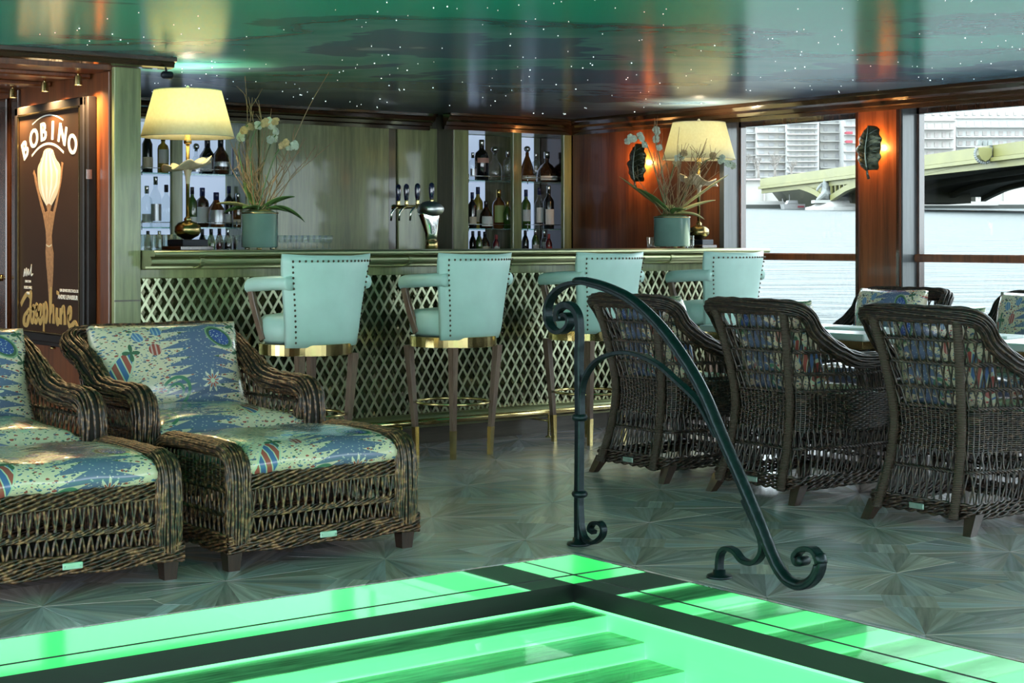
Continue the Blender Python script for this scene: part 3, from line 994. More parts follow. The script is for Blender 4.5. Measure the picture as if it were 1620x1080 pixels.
m = MB(); m.box((BX0, 8.02, .10), (BF1, 8.40, 1.05))
m2, nt, b = new_mat('antique_mirror')
setb(b, None, 0.10, 0.85, 0.5)
_n = N(nt, 'ShaderNodeTexNoise', i_Scale=1.4, i_Detail=3.0); _t = N(nt, 'ShaderNodeTexCoord'); nt.links.new(_t.outputs['Object'], _n.inputs['Vector'])
_r = ramp(nt, [(0.3, (0.10, 0.10, 0.06)), (0.7, (0.28, 0.27, 0.17))]); nt.links.new(_n.outputs['Fac'], _r.inputs['Fac']); nt.links.new(_r.outputs['Color'], b.inputs['Base Color'])
fpart('mirror_panel', m, 'antique_mirror')
m = MB(); m.bbox((BX0, 7.985, 1.0), (BF1, 8.03, 1.05), .004); fpart('lattice_header', m, 'veneer')
m = MB(); m.box((BX0, 8.06, 0), (BF1, 8.38, .10)); fpart('kick_panel', m, 'kick_wood')
m = profile_x([(8.04, .185), (7.985, .185)] + arc(7.965, .15, .03, 70, 290) + [(7.985, .105), (8.06, .10)], BX0, BF1); fpart('base_moulding', m, 'zinc_brass')
m = MB(); m.bbox((BF1, 7.985, 0), (BF1 + .04, 8.42, 1.05), .005); fpart('end_panel', m, 'veneer_dark')
# lattice: strips in two directions between z0 and z1, each its own piece
LW, LH = 0.0655, 0.108
z0, z1 = .19, 1.02
slope = LH / LW
hw = .0066


def strip_mesh(xa, za, xb, zb, y):
    d = Vector((xb - xa, 0, zb - za)); L = d.length
    n = Vector((-d.z, 0, d.x)).normalized() * hw
    p = [Vector((xa, 0, za)) - n, Vector((xb, 0, zb)) - n, Vector((xb, 0, zb)) + n, Vector((xa, 0, za)) + n]
    m = MB(); m.loft([[(q.x - BX0, y - 7.98, q.z) for q in p], [(q.x - BX0, y - 7.98 + .004, q.z) for q in p]], True)
    return m


for direction in (1, -1):
    run = (z1 - z0) / slope
    first = BX0 - (run if direction == 1 else 0)
    cnt = int((BF1 - BX0 + run) / LW) + 1
    base = None
    for i in range(cnt):
        xa = first + i * LW
        if direction == 1: pa, pb = (xa, z0), (xa + run, z1)
        else: pa, pb = (xa + 0, z0), (xa - run, z1)
        if direction == -1 and xa - run > BF1: continue
        (x_a, z_a), (x_b, z_b) = pa, pb
        t0, t1 = 0.0, 1.0
        dx = x_b - x_a
        ts = sorted([(BX0 + .006 - x_a) / dx, (BF1 - .006 - x_a) / dx])
        t0, t1 = max(0, ts[0]), min(1, ts[1])
        if t1 - t0 < .02: continue
        whole = t0 == 0 and t1 == 1
        y = 7.990 if direction == 1 else 7.9945
        if whole and base is not None:
            o = bpy.data.objects.new('lattice_strip', base[0]); COL.objects.link(o); o.parent = front
            o.location = (xa - base[1], 0, 0)
        else:
            me = strip_mesh(x_a + dx * t0, z_a + (z_b - z_a) * t0, x_a + dx * t1, z_a + (z_b - z_a) * t1, y)
            o = me.build('lattice_strip', 'lattice_brass', front)
            if whole: base = (o.data, xa)

# foot rail on posts
rail = thing('foot_rail', 'brass foot rail along the foot of the bar', 'foot rail', (BX0, 7.86, 0))
m = MB(); m.tube([(0, 0, .155), (4.3, 0, .155)], .019, 10); m.build('rail_tube', 'brass', rail)
for x in (.55, 1.55, 2.62, 3.5):
    m = MB(); m.lathe([(.02, 0), (.02, .005), (.006, .01), (.006, .14)], 10, (x, 0, 0)); m.tube([(x, 0, .10), (x, .10, .10), (x, .185, .10)], .006, 6); m.build('rail_post', 'brass', rail)

# ------------------------------------------------------------------ bar stools
def rounded_slab(w0, w1, z0, z1, th, curve, nx=16, nz=12, lean=0.0, flare=0.0, bulge=0.006):
    """curved upholstered back: width w0 (bottom) to w1 (top), wrapping forward by curve"""
    rings = []
    for i in range(nz + 1):
        t = i / nz; z = lerp(z0, z1, t)
        e = min(t, 1 - t) * nz / 1.6; ed = min(1, e)
        w = lerp(w0, w1, t ** 1.3)
        ring = []
        for side in (0, 1):
            for k in range(nx + 1):
                q = k / nx if side == 0 else 1 - k / nx
                x = (q - .5) * w
                c = curve * ((q - .5) * 2) ** 2
                yb = c - lean * t - flare * max(0, t - .75) ** 2 * 16
                edge = min(1, min(q, 1 - q) * nx / 1.5)
                hth = th / 2 * (0.45 + .55 * math.sqrt(edge)) * (0.5 + .5 * math.sqrt(ed)) + bulge * edge * ed
                y = yb - hth if side == 0 else yb + hth
                zz = z + (0.012 * ((q - .5) * 2) ** 2 if i == nz else 0)
                ring.append((x, y, zz))
        rings.append(ring)
    return rings


def make_stool():
    root = thing('bar_stool', '', 'bar stool')
    # local: faces +y (the bar); back on the -y side
    m = MB(); m.lathe([(.02, .67), (.205, .672), (.232, .69), (.238, .73), (.232, .79), (.21, .812), (.12, .822), (.0, .825)], 28, (0, .01, 0)); m.build('seat', 'leather', root)
    m = MB(); m.lathe([(.238, .611), (.243, .613), (.243, .668), (.238, .670), (.10, .670), (.10, .611)], 56, smooth=False); m.build('swivel_ring', 'brass', root)
    YB_ = -.215
    rg = rounded_slab(.455, .572, .655, 1.12, .055, .085, lean=.035, flare=.012)
    rg = [[(x, y + YB_, z) for x, y, z in r] for r in rg]
    m = MB(); m.loft(rg, True, True, True); bk = m.build('backrest', 'leather', root)
    # nail heads round the back
    m = MB()
    def back_pt(q, t):
        w = lerp(.455, .572, t ** 1.3)
        x = (q - .5) * w
        y = YB_ + .085 * ((q - .5) * 2) ** 2 - .035 * t - .012 * max(0, t - .75) ** 2 * 16 - .034
        return (x, y + .002, lerp(.655, 1.12, t))
    pts = [back_pt(.055, t / 17) for t in range(1, 17)] + [back_pt(.945, t / 17) for t in range(1, 17)] + [back_pt(.055 + .89 * k / 17, .945) for k in range(18)]
    for p in pts: m.lathe([(.0062, 0), (.005, .004), (.001, .006)], 7, p, ax='y') if False else m.add(*nail(p))
    tag(m.build('nail_heads', 'stool_nail', bk), kind='stuff')
    for s in (-1, 1):
        # padded arm
        path = catmull([(s * .245, -.20, .985), (s * .262, -.10, .985), (s * .268, .02, .978), (s * .262, .09, .974), (s * .254, .135, .968), (s * .248, .155, .96)], 5)
        m = MB(); rings = []
        for i, p in enumerate(path):
            t = i / (len(path) - 1); k = 1.0 if t < .9 else math.sqrt(max(0.05, 1 - ((t - .9) / .1) ** 2))
            rings.append([(p.x + .034 * k * math.cos(a) * (1 if True else 0), p.y, p.z + .037 * k * math.sin(a)) for a in [2 * PI * j / 12 for j in range(12)]])
        m.loft(rings, True, True, True); m.build('armrest', 'leather', root)
        m = MB(); m.sweep_rect([(s * .258, .125, .945), (s * .25, .11, .87), (s * .236, .09, .78), (s * .225, .06, .69)], .012, .021); m.build('arm_support', 'stool_oak', root)
    for sx in (-1, 1):
        for sy in (-1, 1):
            m = MB(); t0, t1 = .176, .150; a0, a1 = .020, .0135
            m.loft([[(sx * lerp(t0, t1, t) + dx * lerp(a0, a1, t), sy * lerp(t0, t1, t) + dy * lerp(a0, a1, t), lerp(.615, .155, t)) for dx, dy in ((-1, -1), (1, -1), (1, 1), (-1, 1))] for t in (0, .5, 1)], True)
            lg = m.build('leg', 'stool_oak', root)
            m = MB(); t1, a1 = .150, .0148
            m.loft([[(sx * (t1 - .004 * t) + dx * (a1 - .003 * t), sy * (t1 - .004 * t) + dy * (a1 - .003 * t), lerp(.158, 0, t)) for dx, dy in ((-1, -1), (1, -1), (1, 1), (-1, 1))] for t in (0, 1)], True)
            m.build('brass_ferrule', 'brass', lg)
    m = MB(); m.tube([(.205 * math.cos(2 * PI * i / 32), .205 * math.sin(2 * PI * i / 32), .298) for i in range(32)], .0085, 7, True); m.build('foot_ring', 'brass', root)
    return root


def nail(p):
    """a domed nail head on the back (facing -y)"""
    x, y, z = p; r = .0068; vs = []; fs = []
    for j in range(7):
        a = 2 * PI * j / 7; vs.append((x + r * math.cos(a), y, z + r * math.sin(a)))
    for j in range(7):
        a = 2 * PI * j / 7; vs.append((x + r * .6 * math.cos(a), y - .0045, z + r * .6 * math.sin(a)))
    vs.append((x, y - .006, z))
    for j in range(7):
        k = (j + 1) % 7
        fs.append((j, k, 7 + k, 7 + j)); fs.append((7 + j, 7 + k, 14))
    return vs, fs, True


stool0 = make_stool()
GS = 'pale aqua leather stools along the bar'
spec = [((4.30, 7.47, 0), 8, 'aqua leather bar stool behind the flower-print armchair, nearest the poster'),
        ((5.285, 7.54, 0), 10, 'aqua leather bar stool in front of the chrome beer tap, second from the poster'),
        ((6.28, 7.55, 0), 7, 'aqua leather bar stool half hidden by the scrolled iron handrail'),
        ((7.28, 7.53, 0), 6, 'aqua leather bar stool nearest the window, below the right table lamp')]
for i, (loc, a, lab) in enumerate(spec):
    if i == 0:
        stool0.location = loc; stool0.rotation_euler = (0, 0, R(a)); tag(stool0, lab, 'bar stool', GS)
    else: dup(stool0, loc, R(a), lab, GS)
# ------------------------------------------------------------------ wicker furniture
def strand(mb, pts, r, n=4): mb.tube(pts, r, n, False, False, True)


def weave_band(mb, pts, normals, r, amp, wave, rows, dz, phase=0.0):
    """rows of strands woven in and out along pts"""
    for k in range(rows):
        out = []
        acc = 0.0
        for i, p in enumerate(pts):
            if i: acc += (pts[i] - pts[i - 1]).length
            s = math.sin(acc * PI / wave + k * PI + phase)
            out.append(p + normals[i] * (amp * s) + Vector((0, 0, (k - (rows - 1) / 2) * dz + .0012 * math.cos(acc * PI / wave * .5 + k))))
        strand(mb, out, r)


def twist_band(mb, pts, normals, r, amp, wave, n=2, updir=None):
    """n strands twisted round each other along pts"""
    for k in range(n):
        out = []; acc = 0.0
        for i, p in enumerate(pts):
            if i: acc += (pts[i] - pts[i - 1]).length
            a = acc * PI / wave + 2 * PI * k / n
            u = updir[i] if updir else Vector((0, 0, 1))
            out.append(p + normals[i] * (amp * math.cos(a)) + u * (amp * 1.15 * math.sin(a)))
        strand(mb, out, r)


def rim_strands(mb, path, ups, sides, ru, rs, n, r, twist=0.6, core=None, rnd=None):
    """fat rounded border: strands laid along path around an ellipse (ups, sides), slowly twisting"""
    rnd = rnd or random.Random(3)
    L = [0.0]
    for i in range(1, len(path)): L.append(L[-1] + (path[i] - path[i - 1]).length)
    for k in range(n):
        ph = 2 * PI * k / n; w = rnd.uniform(.8, 1.2); j = rnd.uniform(0, 6)
        out = []
        for i, p in enumerate(path):
            a = ph + twist * math.sin(L[i] * 7 * w + j) * .35 + twist * L[i]
            q = 1 + .05 * math.sin(L[i] * 55 + j * 2)
            out.append(p + ups[i] * (ru * q * math.sin(a)) + sides[i] * (rs * q * math.cos(a)))
        strand(mb, out, r)
    if core is not None:
        rings = [[tuple(p + ups[i] * (ru * .93 * math.sin(2 * PI * j / 10)) + sides[i] * (rs * .93 * math.cos(2 * PI * j / 10))) for j in range(10)] for i, p in enumerate(path)]
        core.loft(rings, True, True, True)


def frames(path, side_ref=None):
    """per-point side/up vectors for a path"""
    ups, sides = [], []
    prev = None
    for i in range(len(path)):
        t = (path[min(i + 1, len(path) - 1)] - path[max(i - 1, 0)]).normalized()
        if side_ref is not None: s = side_ref - t * side_ref.dot(t)
        elif prev is None:
            s = t.cross(Vector((0, 0, 1)))
            if s.length < .1: s = Vector((1, 0, 0))
        else: s = prev - t * prev.dot(t)
        s.normalize(); prev = s
        sides.append(s); ups.append(s.cross(t).normalized())
    return ups, sides


def cushion_mesh(w, d, h, puff, uvbox, nx=22, ny=16, seed=0, corner=0.03, axis='top', sag=0.0, uvoff=(0, 0), uvs=1.0):
    """soft box cushion, lying in xy with thickness h along z; rounded corners, puffed faces"""
    rnd = random.Random(seed)
    vs, fs, uv = [], [], []
    def prof(t): return max(0.0, 1 - abs(2 * t - 1) ** 5) ** .5
    def side(top):
        base = len(vs)
        for j in range(ny + 1):
            for i in range(nx + 1):
                a, b = i / nx, j / ny
                e = (prof(a) * prof(b))
                x = (a - .5) * w; y = (b - .5) * d
                # pull edges in a bit between the corners
                x *= 1 - .018 * math.sin(PI * b); y *= 1 - .03 * math.sin(PI * a)
                z = (h / 2) * (.30 + .70 * e) + puff * (math.sin(PI * a) * math.sin(PI * b)) ** .7
                z += .004 * math.sin(13 * a + seed) * math.sin(9 * b + seed)
                vs.append((x, y, z if top else -z * .8))
                uv.append((uvoff[0] + a * w * uvs, uvoff[1] + b * d * uvs))
        return base
    t = side(True); b = side(False)
    W = nx + 1
    for j in range(ny):
        for i in range(nx):
            q = t + j * W + i; fs.append((q, q + 1, q + W + 1, q + W))
            q = b + j * W + i; fs.append((q, q + W, q + W + 1, q + 1))
    edge = [j for j in range(nx)] + [nx + W * j for j in range(ny)] + [ny * W + nx - j for j in range(nx)] + [W * (ny - j) for j in range(ny)]
    n = len(edge)
    for i in range(n):
        p, q = edge[i], edge[(i + 1) % n]
        fs.append((t + p, b + p, b + q, t + q))
    me = bpy.data.meshes.new('cushion'); me.from_pydata(vs, [], fs)
    l = me.uv_layers.new(name='UVMap')
    for poly in me.polygons:
        side_face = len({v >= b for v in poly.vertices}) == 2
        for li, v in zip(poly.loop_indices, poly.vertices):
            u_, v_ = uv[v]
            if side_face and v >= b: u_, v_ = u_ + .0, v_ - h * uvs
            l.data[li].uv = (u_, v_)
        poly.use_smooth = True
    fix_normals(me)
    return me


def front_cushion_uv(me, scale, off, wide):
    """map the print by x and by the distance over the front edge, so the motif runs over the top and down the front"""
    l = me.uv_layers['UVMap']
    for poly in me.polygons:
        n = poly.normal
        for li, vi in zip(poly.loop_indices, poly.vertices):
            c = me.vertices[vi].co
            l.data[li].uv = (off[0] + c.x * scale, off[1] + (c.z + c.y * .9) * scale)


def sample_polyline(pts, n):
    L = [0.0]
    for i in range(1, len(pts)): L.append(L[-1] + (pts[i] - pts[i - 1]).length)
    out = []; j = 0
    for k in range(n):
        t = L[-1] * k / (n - 1)
        while j < len(pts) - 2 and L[j + 1] < t: j += 1
        f = 0 if L[j + 1] == L[j] else (t - L[j]) / (L[j + 1] - L[j])
        out.append(pts[j].lerp(pts[j + 1], max(0, min(1, f))))
    return out


class Shell:
    """woven chair body: a horseshoe in plan, lofted through base, waist and rim"""
    def __init__(s, base, waist, rim, zb, zw):
        n = 161
        s.n = n
        s.B = sample_polyline(catmull([(*p, zb) for p in base], 8), n)
        s.W = sample_polyline(catmull([(*p, zw) for p in waist], 8), n)
        s.Rm = sample_polyline(catmull(rim, 10), n)
        s.zb, s.zw = zb, zw

    def pt(s, u, z):
        i = u * (s.n - 1); k = min(int(i), s.n - 2); f = i - k
        B, W, Rm = (a[k].lerp(a[k + 1], f) for a in (s.B, s.W, s.Rm))
        if z <= s.zw:
            t = (z - s.zb) / (s.zw - s.zb); e = t * (2 - t) * .6 + t * .4
            return Vector((lerp(B.x, W.x, e), lerp(B.y, W.y, e), z))
        t = (z - s.zw) / max(1e-4, Rm.z - s.zw); e = t * .45 + t * t * .55
        return Vector((lerp(W.x, Rm.x, e), lerp(W.y, Rm.y, e), z))

    def rim_z(s, u):
        i = u * (s.n - 1); k = min(int(i), s.n - 2); return lerp(s.Rm[k].z, s.Rm[k + 1].z, i - k)

    def normal(s, u, z):
        a, b = s.pt(max(0, u - .01), z), s.pt(min(1, u + .01), z)
        t = (b - a); n = Vector((-t.y, t.x, 0))
        return n.normalized() if n.length > 1e-6 else Vector((0, 1, 0))

    def line(s, z, u0=0.0, u1=1.0, n=120):
        us = [lerp(u0, u1, i / (n - 1)) for i in range(n)]
        return [s.pt(u, z) for u in us], [s.normal(u, z) for u in us]


def zigzag(mb, shell, u0, u1, count, zlo, zhi, r, rnd, pairs=True, slant=.5):
    """pairs of stakes crossing between two bands"""
    du = (u1 - u0) / count
    for k in range(count):
        u = u0 + (k + .5) * du
        for s in ((-1, 1) if pairs else (1,)):
            a0, a1 = u - s * du * slant * .5, u + s * du * slant * .5
            lo = zlo(a0) if callable(zlo) else zlo; hi = zhi(a1) if callable(zhi) else zhi
            if hi - lo < .02: continue
            pts = []
            for i in range(4):
                t = i / 3; uu = min(1, max(0, lerp(a0, a1, t) + rnd.uniform(-.0012, .0012)))
                pts.append(shell.pt(uu, lerp(lo, hi, t)) + shell.normal(uu, lo) * (.003 * s))
            strand(mb, pts, r)


def make_chair(name, dims, mats, cushions, back_posts=True):
    """dims: dict with half widths and depths; faces -y"""
    D = dims
    root = thing(name, '', 'armchair')
    rnd = random.Random(5)
    hb, hw, hr, ha = D['base_hw'], D['waist_hw'], D['rim_hw'], D['arm_hw']
    yf, yb, yw, yr = D['front'], D['back_base'], D['back_waist'], D['back_rim']
    H, A = D['H'], D['arm']
    base = [(-hb - .02, yf), (-hb - .01, (yf + yb) * .45), (-hb, yb - .05), (-hb * .93, yb), (0, yb), (hb * .93, yb), (hb, yb - .05), (hb + .01, (yf + yb) * .45), (hb + .02, yf)]
    wai = [(-ha * .93, yf), (-ha * .93, (yf + yw) * .4), (-hw - .03, yw - .10), (-hw * .9, yw), (0, yw + .01), (hw * .9, yw), (hw + .03, yw - .10), (ha * .93, (yf + yw) * .4), (ha * .93, yf)]
    sw = D['sweep']
    rim = [(-ha, yf, A), (-ha - .005, yf + .14, A), (-ha - .008, sw - .10, A + .006), (-ha, sw + .02, A + .055), (-lerp(ha, hr, .6), sw + .12, lerp(A, H, .52)), (-hr - .005, yr - .055, H - .04),
           (-hr * .86, yr, H - .004), (0, yr + .012, H), (hr * .86, yr, H - .004), (hr + .005, yr - .055, H - .04), (lerp(ha, hr, .6), sw + .12, lerp(A, H, .52)), (ha, sw + .02, A + .055),
           (ha + .008, sw - .10, A + .006), (ha + .005, yf + .14, A), (ha, yf, A)]
    rim = [(x, y, z - .03) for x, y, z in rim]
    sh = Shell(base, wai, rim, .10, D['zw'])
    wk, wd = mats
    r = D.get('r', .0042)
    # dark inner weave so the dense parts read as woven cloth
    lo, hi = D['dense']
    m = MB()
    for zz in [lo + .009 * i for i in range(int((hi - lo) / .009))]:
        p, n_ = sh.line(zz, 0, 1, 110)
        weave_band(m, p, n_, r * .95, .0035, .026, 1, 0, phase=(int(zz * 1000 / 9) % 2) * PI)
    for k in range(70):
        u = (k + .5) / 70
        strand(m, [sh.pt(u, lo - .01), sh.pt(u, (lo + hi) / 2), sh.pt(u, hi + .01)], r * .9)
    tag(m.build('woven_panel', wk, root), 'dense basket-woven band', kind='stuff')
    # open stake work
    m = MB()
    nb = D['stakes']
    zm = D['low_band']
    zigzag(m, sh, 0, 1, nb, .125, zm - .008, r, rnd); zigzag(m, sh, 0, 1, nb, zm + .008, lo + .004, r, rnd)
    tag(m.build('skirt_stakes', wk, root), 'open zigzag stakes of the skirt', kind='stuff')
    m = MB()
    bands = D['back_bands']
    zs = [hi] + bands + [None]
    for a, b in zip(zs[:-1], zs[1:]):
        # stakes exist where the rim is above the row
        def top(u, b=b): 
            rz = sh.rim_z(u) - .01
            return rz if b is None else min(b, rz)
        zigzag(m, sh, 0, 1, nb, lambda u, a=a: a, top, r, rnd)
    tag(m.build('back_stakes', wk, root), 'open zigzag stakes of back and sides', kind='stuff')
    m = MB()
    for z in [zm] + [hi + .004] + bands:
        us = [i / 200 for i in range(201) if sh.rim_z(i / 200) > z + .025]
        if not us: continue
        p, n_ = sh.line(z, us[0], us[-1], 130)
        twist_band(m, p, n_, r * 1.1, .0055, .030, 3)
    tag(m.build('twisted_bands', wd, root), kind='stuff')
    # foot braid all the way round
    m = MB()
    p, _ = sh.line(.09, 0, 1, 110)
    f0, f1 = p[0], p[-1]
    loop = p + [f1.lerp(f0, i / 30) for i in range(1, 30)] + [f0, p[1]]
    nr = []
    c = sum(p, Vector((0, 0, 0))) / len(p)
    for i in range(len(loop)):
        t = loop[min(i + 1, len(loop) - 1)] - loop[max(i - 1, 0)]
        nr.append(Vector((t.y, -t.x, 0)).normalized())
    for k, dz in enumerate((-.022, -.006, .010, .024)):
        pp = [q + Vector((0, 0, dz)) + nn * .003 for q, nn in zip(loop, nr)]
        twist_band(m, pp, nr, r * 1.35, .0065, .05 if k % 2 else .062, 2)
    tag(m.build('base_braid', wk, root), kind='stuff')
    # rim
    path = sample_polyline([Vector((-ha, yf + .0, .10)), Vector((-ha, yf - .005, .30)), Vector((-ha, yf - .008, A - .14))] + catmull([(-ha, yf - .008, A - .12), (-ha, yf + .006, A - .06), (-ha, yf + .055, A - .032), (-ha - .002, yf + .12, A - .03)], 8), 24)
    mid = [q for q in sh.Rm if not (q.z < A - .02 and q.y < yf + .125)]
    right = [Vector((-q.x, q.y, q.z)) for q in reversed(path)]
    full_path = sample_polyline(path + mid + right, 190)
    ups, sides = [], []
    for i, q in enumerate(full_path):
        t = (full_path[min(i + 1, 189)] - full_path[max(i - 1, 0)]).normalized()
        s_ = Vector((q.x, q.y - (yf + yr) * .45, 0))
        if q.y < sw: s_ = Vector((1 if q.x > 0 else -1, 0, 0))
        s_ = (s_ - t * s_.dot(t)); s_.normalize(); sides.append(s_); ups.append(t.cross(s_).normalized())
    m = MB(); core = MB()
    rim_strands(m, full_path, ups, sides, D['rim_u'], D['rim_s'], D['rim_n'], r * 1.12, .5, core, rnd)
    tag(m.build('rolled_rim', wk, root), 'thick rolled rim of laid cane', kind='stuff')
    core.build('rim_core', 'wicker_core', root)
    if back_posts:
        for s in (-1, 1):
            u = .5 + s * D['post_u']
            pts = [sh.pt(u, z) + sh.normal(u, z) * .020 for z in [.06, .2, .32, .45, .6, .75, sh.rim_z(u) - .02]]
            pts[0] = pts[0] + sh.normal(u, .1) * .002
            m = MB(); m.tube(catmull(pts, 4), .021, 10); m.build('back_post', 'wrapped_pole', root)
    for sx in (-1, 1):
        for y, k in ((yf + .03, 0), (yb - .03, D['splay'])):
            m = MB(); a0, a1 = .028, .019
            x = sx * (hb + (.0 if y < 0 else -.01))
            m.loft([[(x + sx * k * .3 * t + dx * lerp(a0, a1, t), y + k * t + dy * lerp(a0, a1, t), lerp(.085, 0, t)) for dx, dy in ((-1, -1), (1, -1), (1, 1), (-1, 1))] for t in (0, 1)], True)
            m.build('leg', 'leg_wood', root)
    # front apron under the seat
    m = MB()
    for z in (.16, .20, .24, .28, .32, .345):
        a, b = Vector((-ha + .03, yf + .01, z)), Vector((ha - .03, yf + .01, z))
        pts = [a.lerp(b, i / 50) for i in range(51)]
        twist_band(m, pts, [Vector((0, -1, 0))] * 51, r * 1.2, .006, .045, 2)
    for k in range(26):
        x = lerp(-ha + .04, ha - .04, k / 25); strand(m, [(x, yf + .01, .10), (x + .01, yf + .008, .35)], r)
    tag(m.build('front_apron', wk, root), kind='stuff')
    # cushions
    c = cushions
    me = cushion_mesh(c['seat_w'], c['seat_d'], c['seat_h'], .022, None, seed=2)
    front_cushion_uv(me, 1.45, c.get('uv_seat', (.52, .35)), True)
    o = link('seat_cushion', me, c['mat'], root); o.location = (0, c['seat_y'], c['seat_z'])
    me = cushion_mesh(c['back_w'], c['back_h'], .13, .045, None, seed=4, uvs=1.0)
    l = me.uv_layers['UVMap']
    for poly in me.polygons:
        for li, vi in zip(poly.loop_indices, poly.vertices):
            q = me.vertices[vi].co
            l.data[li].uv = (c.get('uv_back', (.5, .5))[0] + q.x / c['back_w'] * .98, .5 + q.y / c['back_h'] * .96)
    o = link('back_cushion', me, c['mat'], root)
    o.location = (0, c['back_y'], c['back_z']); o.rotation_euler = (R(c['back_tilt']), 0, 0)
    m = MB(); m.bbox((-.038, yb + .022, .078), (.038, yb + .028, .102), .002)
    for q in (-.03, .03): m.lathe([(.003, 0), (.002, .002)], 6, (q, yb + .028, .09), ax='y')
    m.build('name_plate', c.get('plate', 'name_plate'), root)
    return root


DIN = dict(base_hw=.262, waist_hw=.215, rim_hw=.295, arm_hw=.325, front=-.33, back_base=.31, back_waist=.235, back_rim=.335, H=.925, arm=.675, sweep=.10, zw=.42,
           dense=(.325, .50), stakes=46, low_band=.245, back_bands=[.585, .69, .79], rim_u=.034, rim_s=.031, rim_n=19, post_u=.108, splay=.055, r=.0048)
CUS = dict(seat_w=.46, seat_d=.44, seat_h=.09, seat_y=-.10, seat_z=.45, back_w=.47, back_h=.46, back_y=.155, back_z=.695, back_tilt=78, mat='chintz', uv_back=(.55, .5))
dining = make_chair('wicker_armchair', DIN, ('wicker_dark', 'wicker_dark'), CUS)
GD = 'dark wicker armchairs at the window tables'
chairs = [((5.83, 4.465, 0), -90, 'dark wicker armchair seen from behind, nearest the viewer at the right edge'),
          ((5.84, 5.435, 0), -90, 'dark wicker armchair seen from behind, middle one of the three by the handrail'),
          ((5.82, 6.285, 0), -90, 'dark wicker armchair seen from behind through the iron handrail arch, farthest of three')]
far_chairs = [((7.18, 6.16, 0), 90, 'wicker armchair across the white table, its cushion showing below the leaf wall light'),
              ((7.20, 5.20, 0), 90, 'wicker armchair across the table at the right edge, cushion with orange gourd motif')]
for i, (loc, a, lab) in enumerate(chairs + far_chairs):
    # the model faces -y; turn it to face the table
    rz = R(a + 180)
    if i == 0: dining.location = loc; dining.rotation_euler = (0, 0, rz); tag(dining, lab, 'armchair', GD)
    else: dup(dining, loc, rz, lab, GD)

LOU = dict(base_hw=.37, waist_hw=.335, rim_hw=.375, arm_hw=.385, front=-.36, back_base=.40, back_waist=.34, back_rim=.44, H=.805, arm=.60, sweep=.12, zw=.40,
           dense=(.30, .42), stakes=46, low_band=.21, back_bands=[.505, .60, .69], rim_u=.046, rim_s=.052, rim_n=28, post_u=.10, splay=.02, r=.0048)
CUL = dict(seat_w=.66, seat_d=.66, seat_h=.12, seat_y=-.055, seat_z=.415, back_w=.70, back_h=.43, back_y=.235, back_z=.620, back_tilt=70, mat='chintz', uv_back=(.5, .5), uv_seat=(.85, .42))
lounge = make_chair('wicker_lounge_chair', LOU, ('wicker', 'wicker_dark'), CUL, back_posts=False)
lounge.location = (3.19, 6.52, 0)
GL = 'wicker lounge chairs with flower-print cushions'
tag(lounge, 'wide wicker lounge chair with a flower-print back cushion, in front of the first stool', 'armchair', GL)
dup(lounge, (2.19, 6.50, 0), 0, 'wicker lounge chair cut off by the left edge, below the poster', GL)


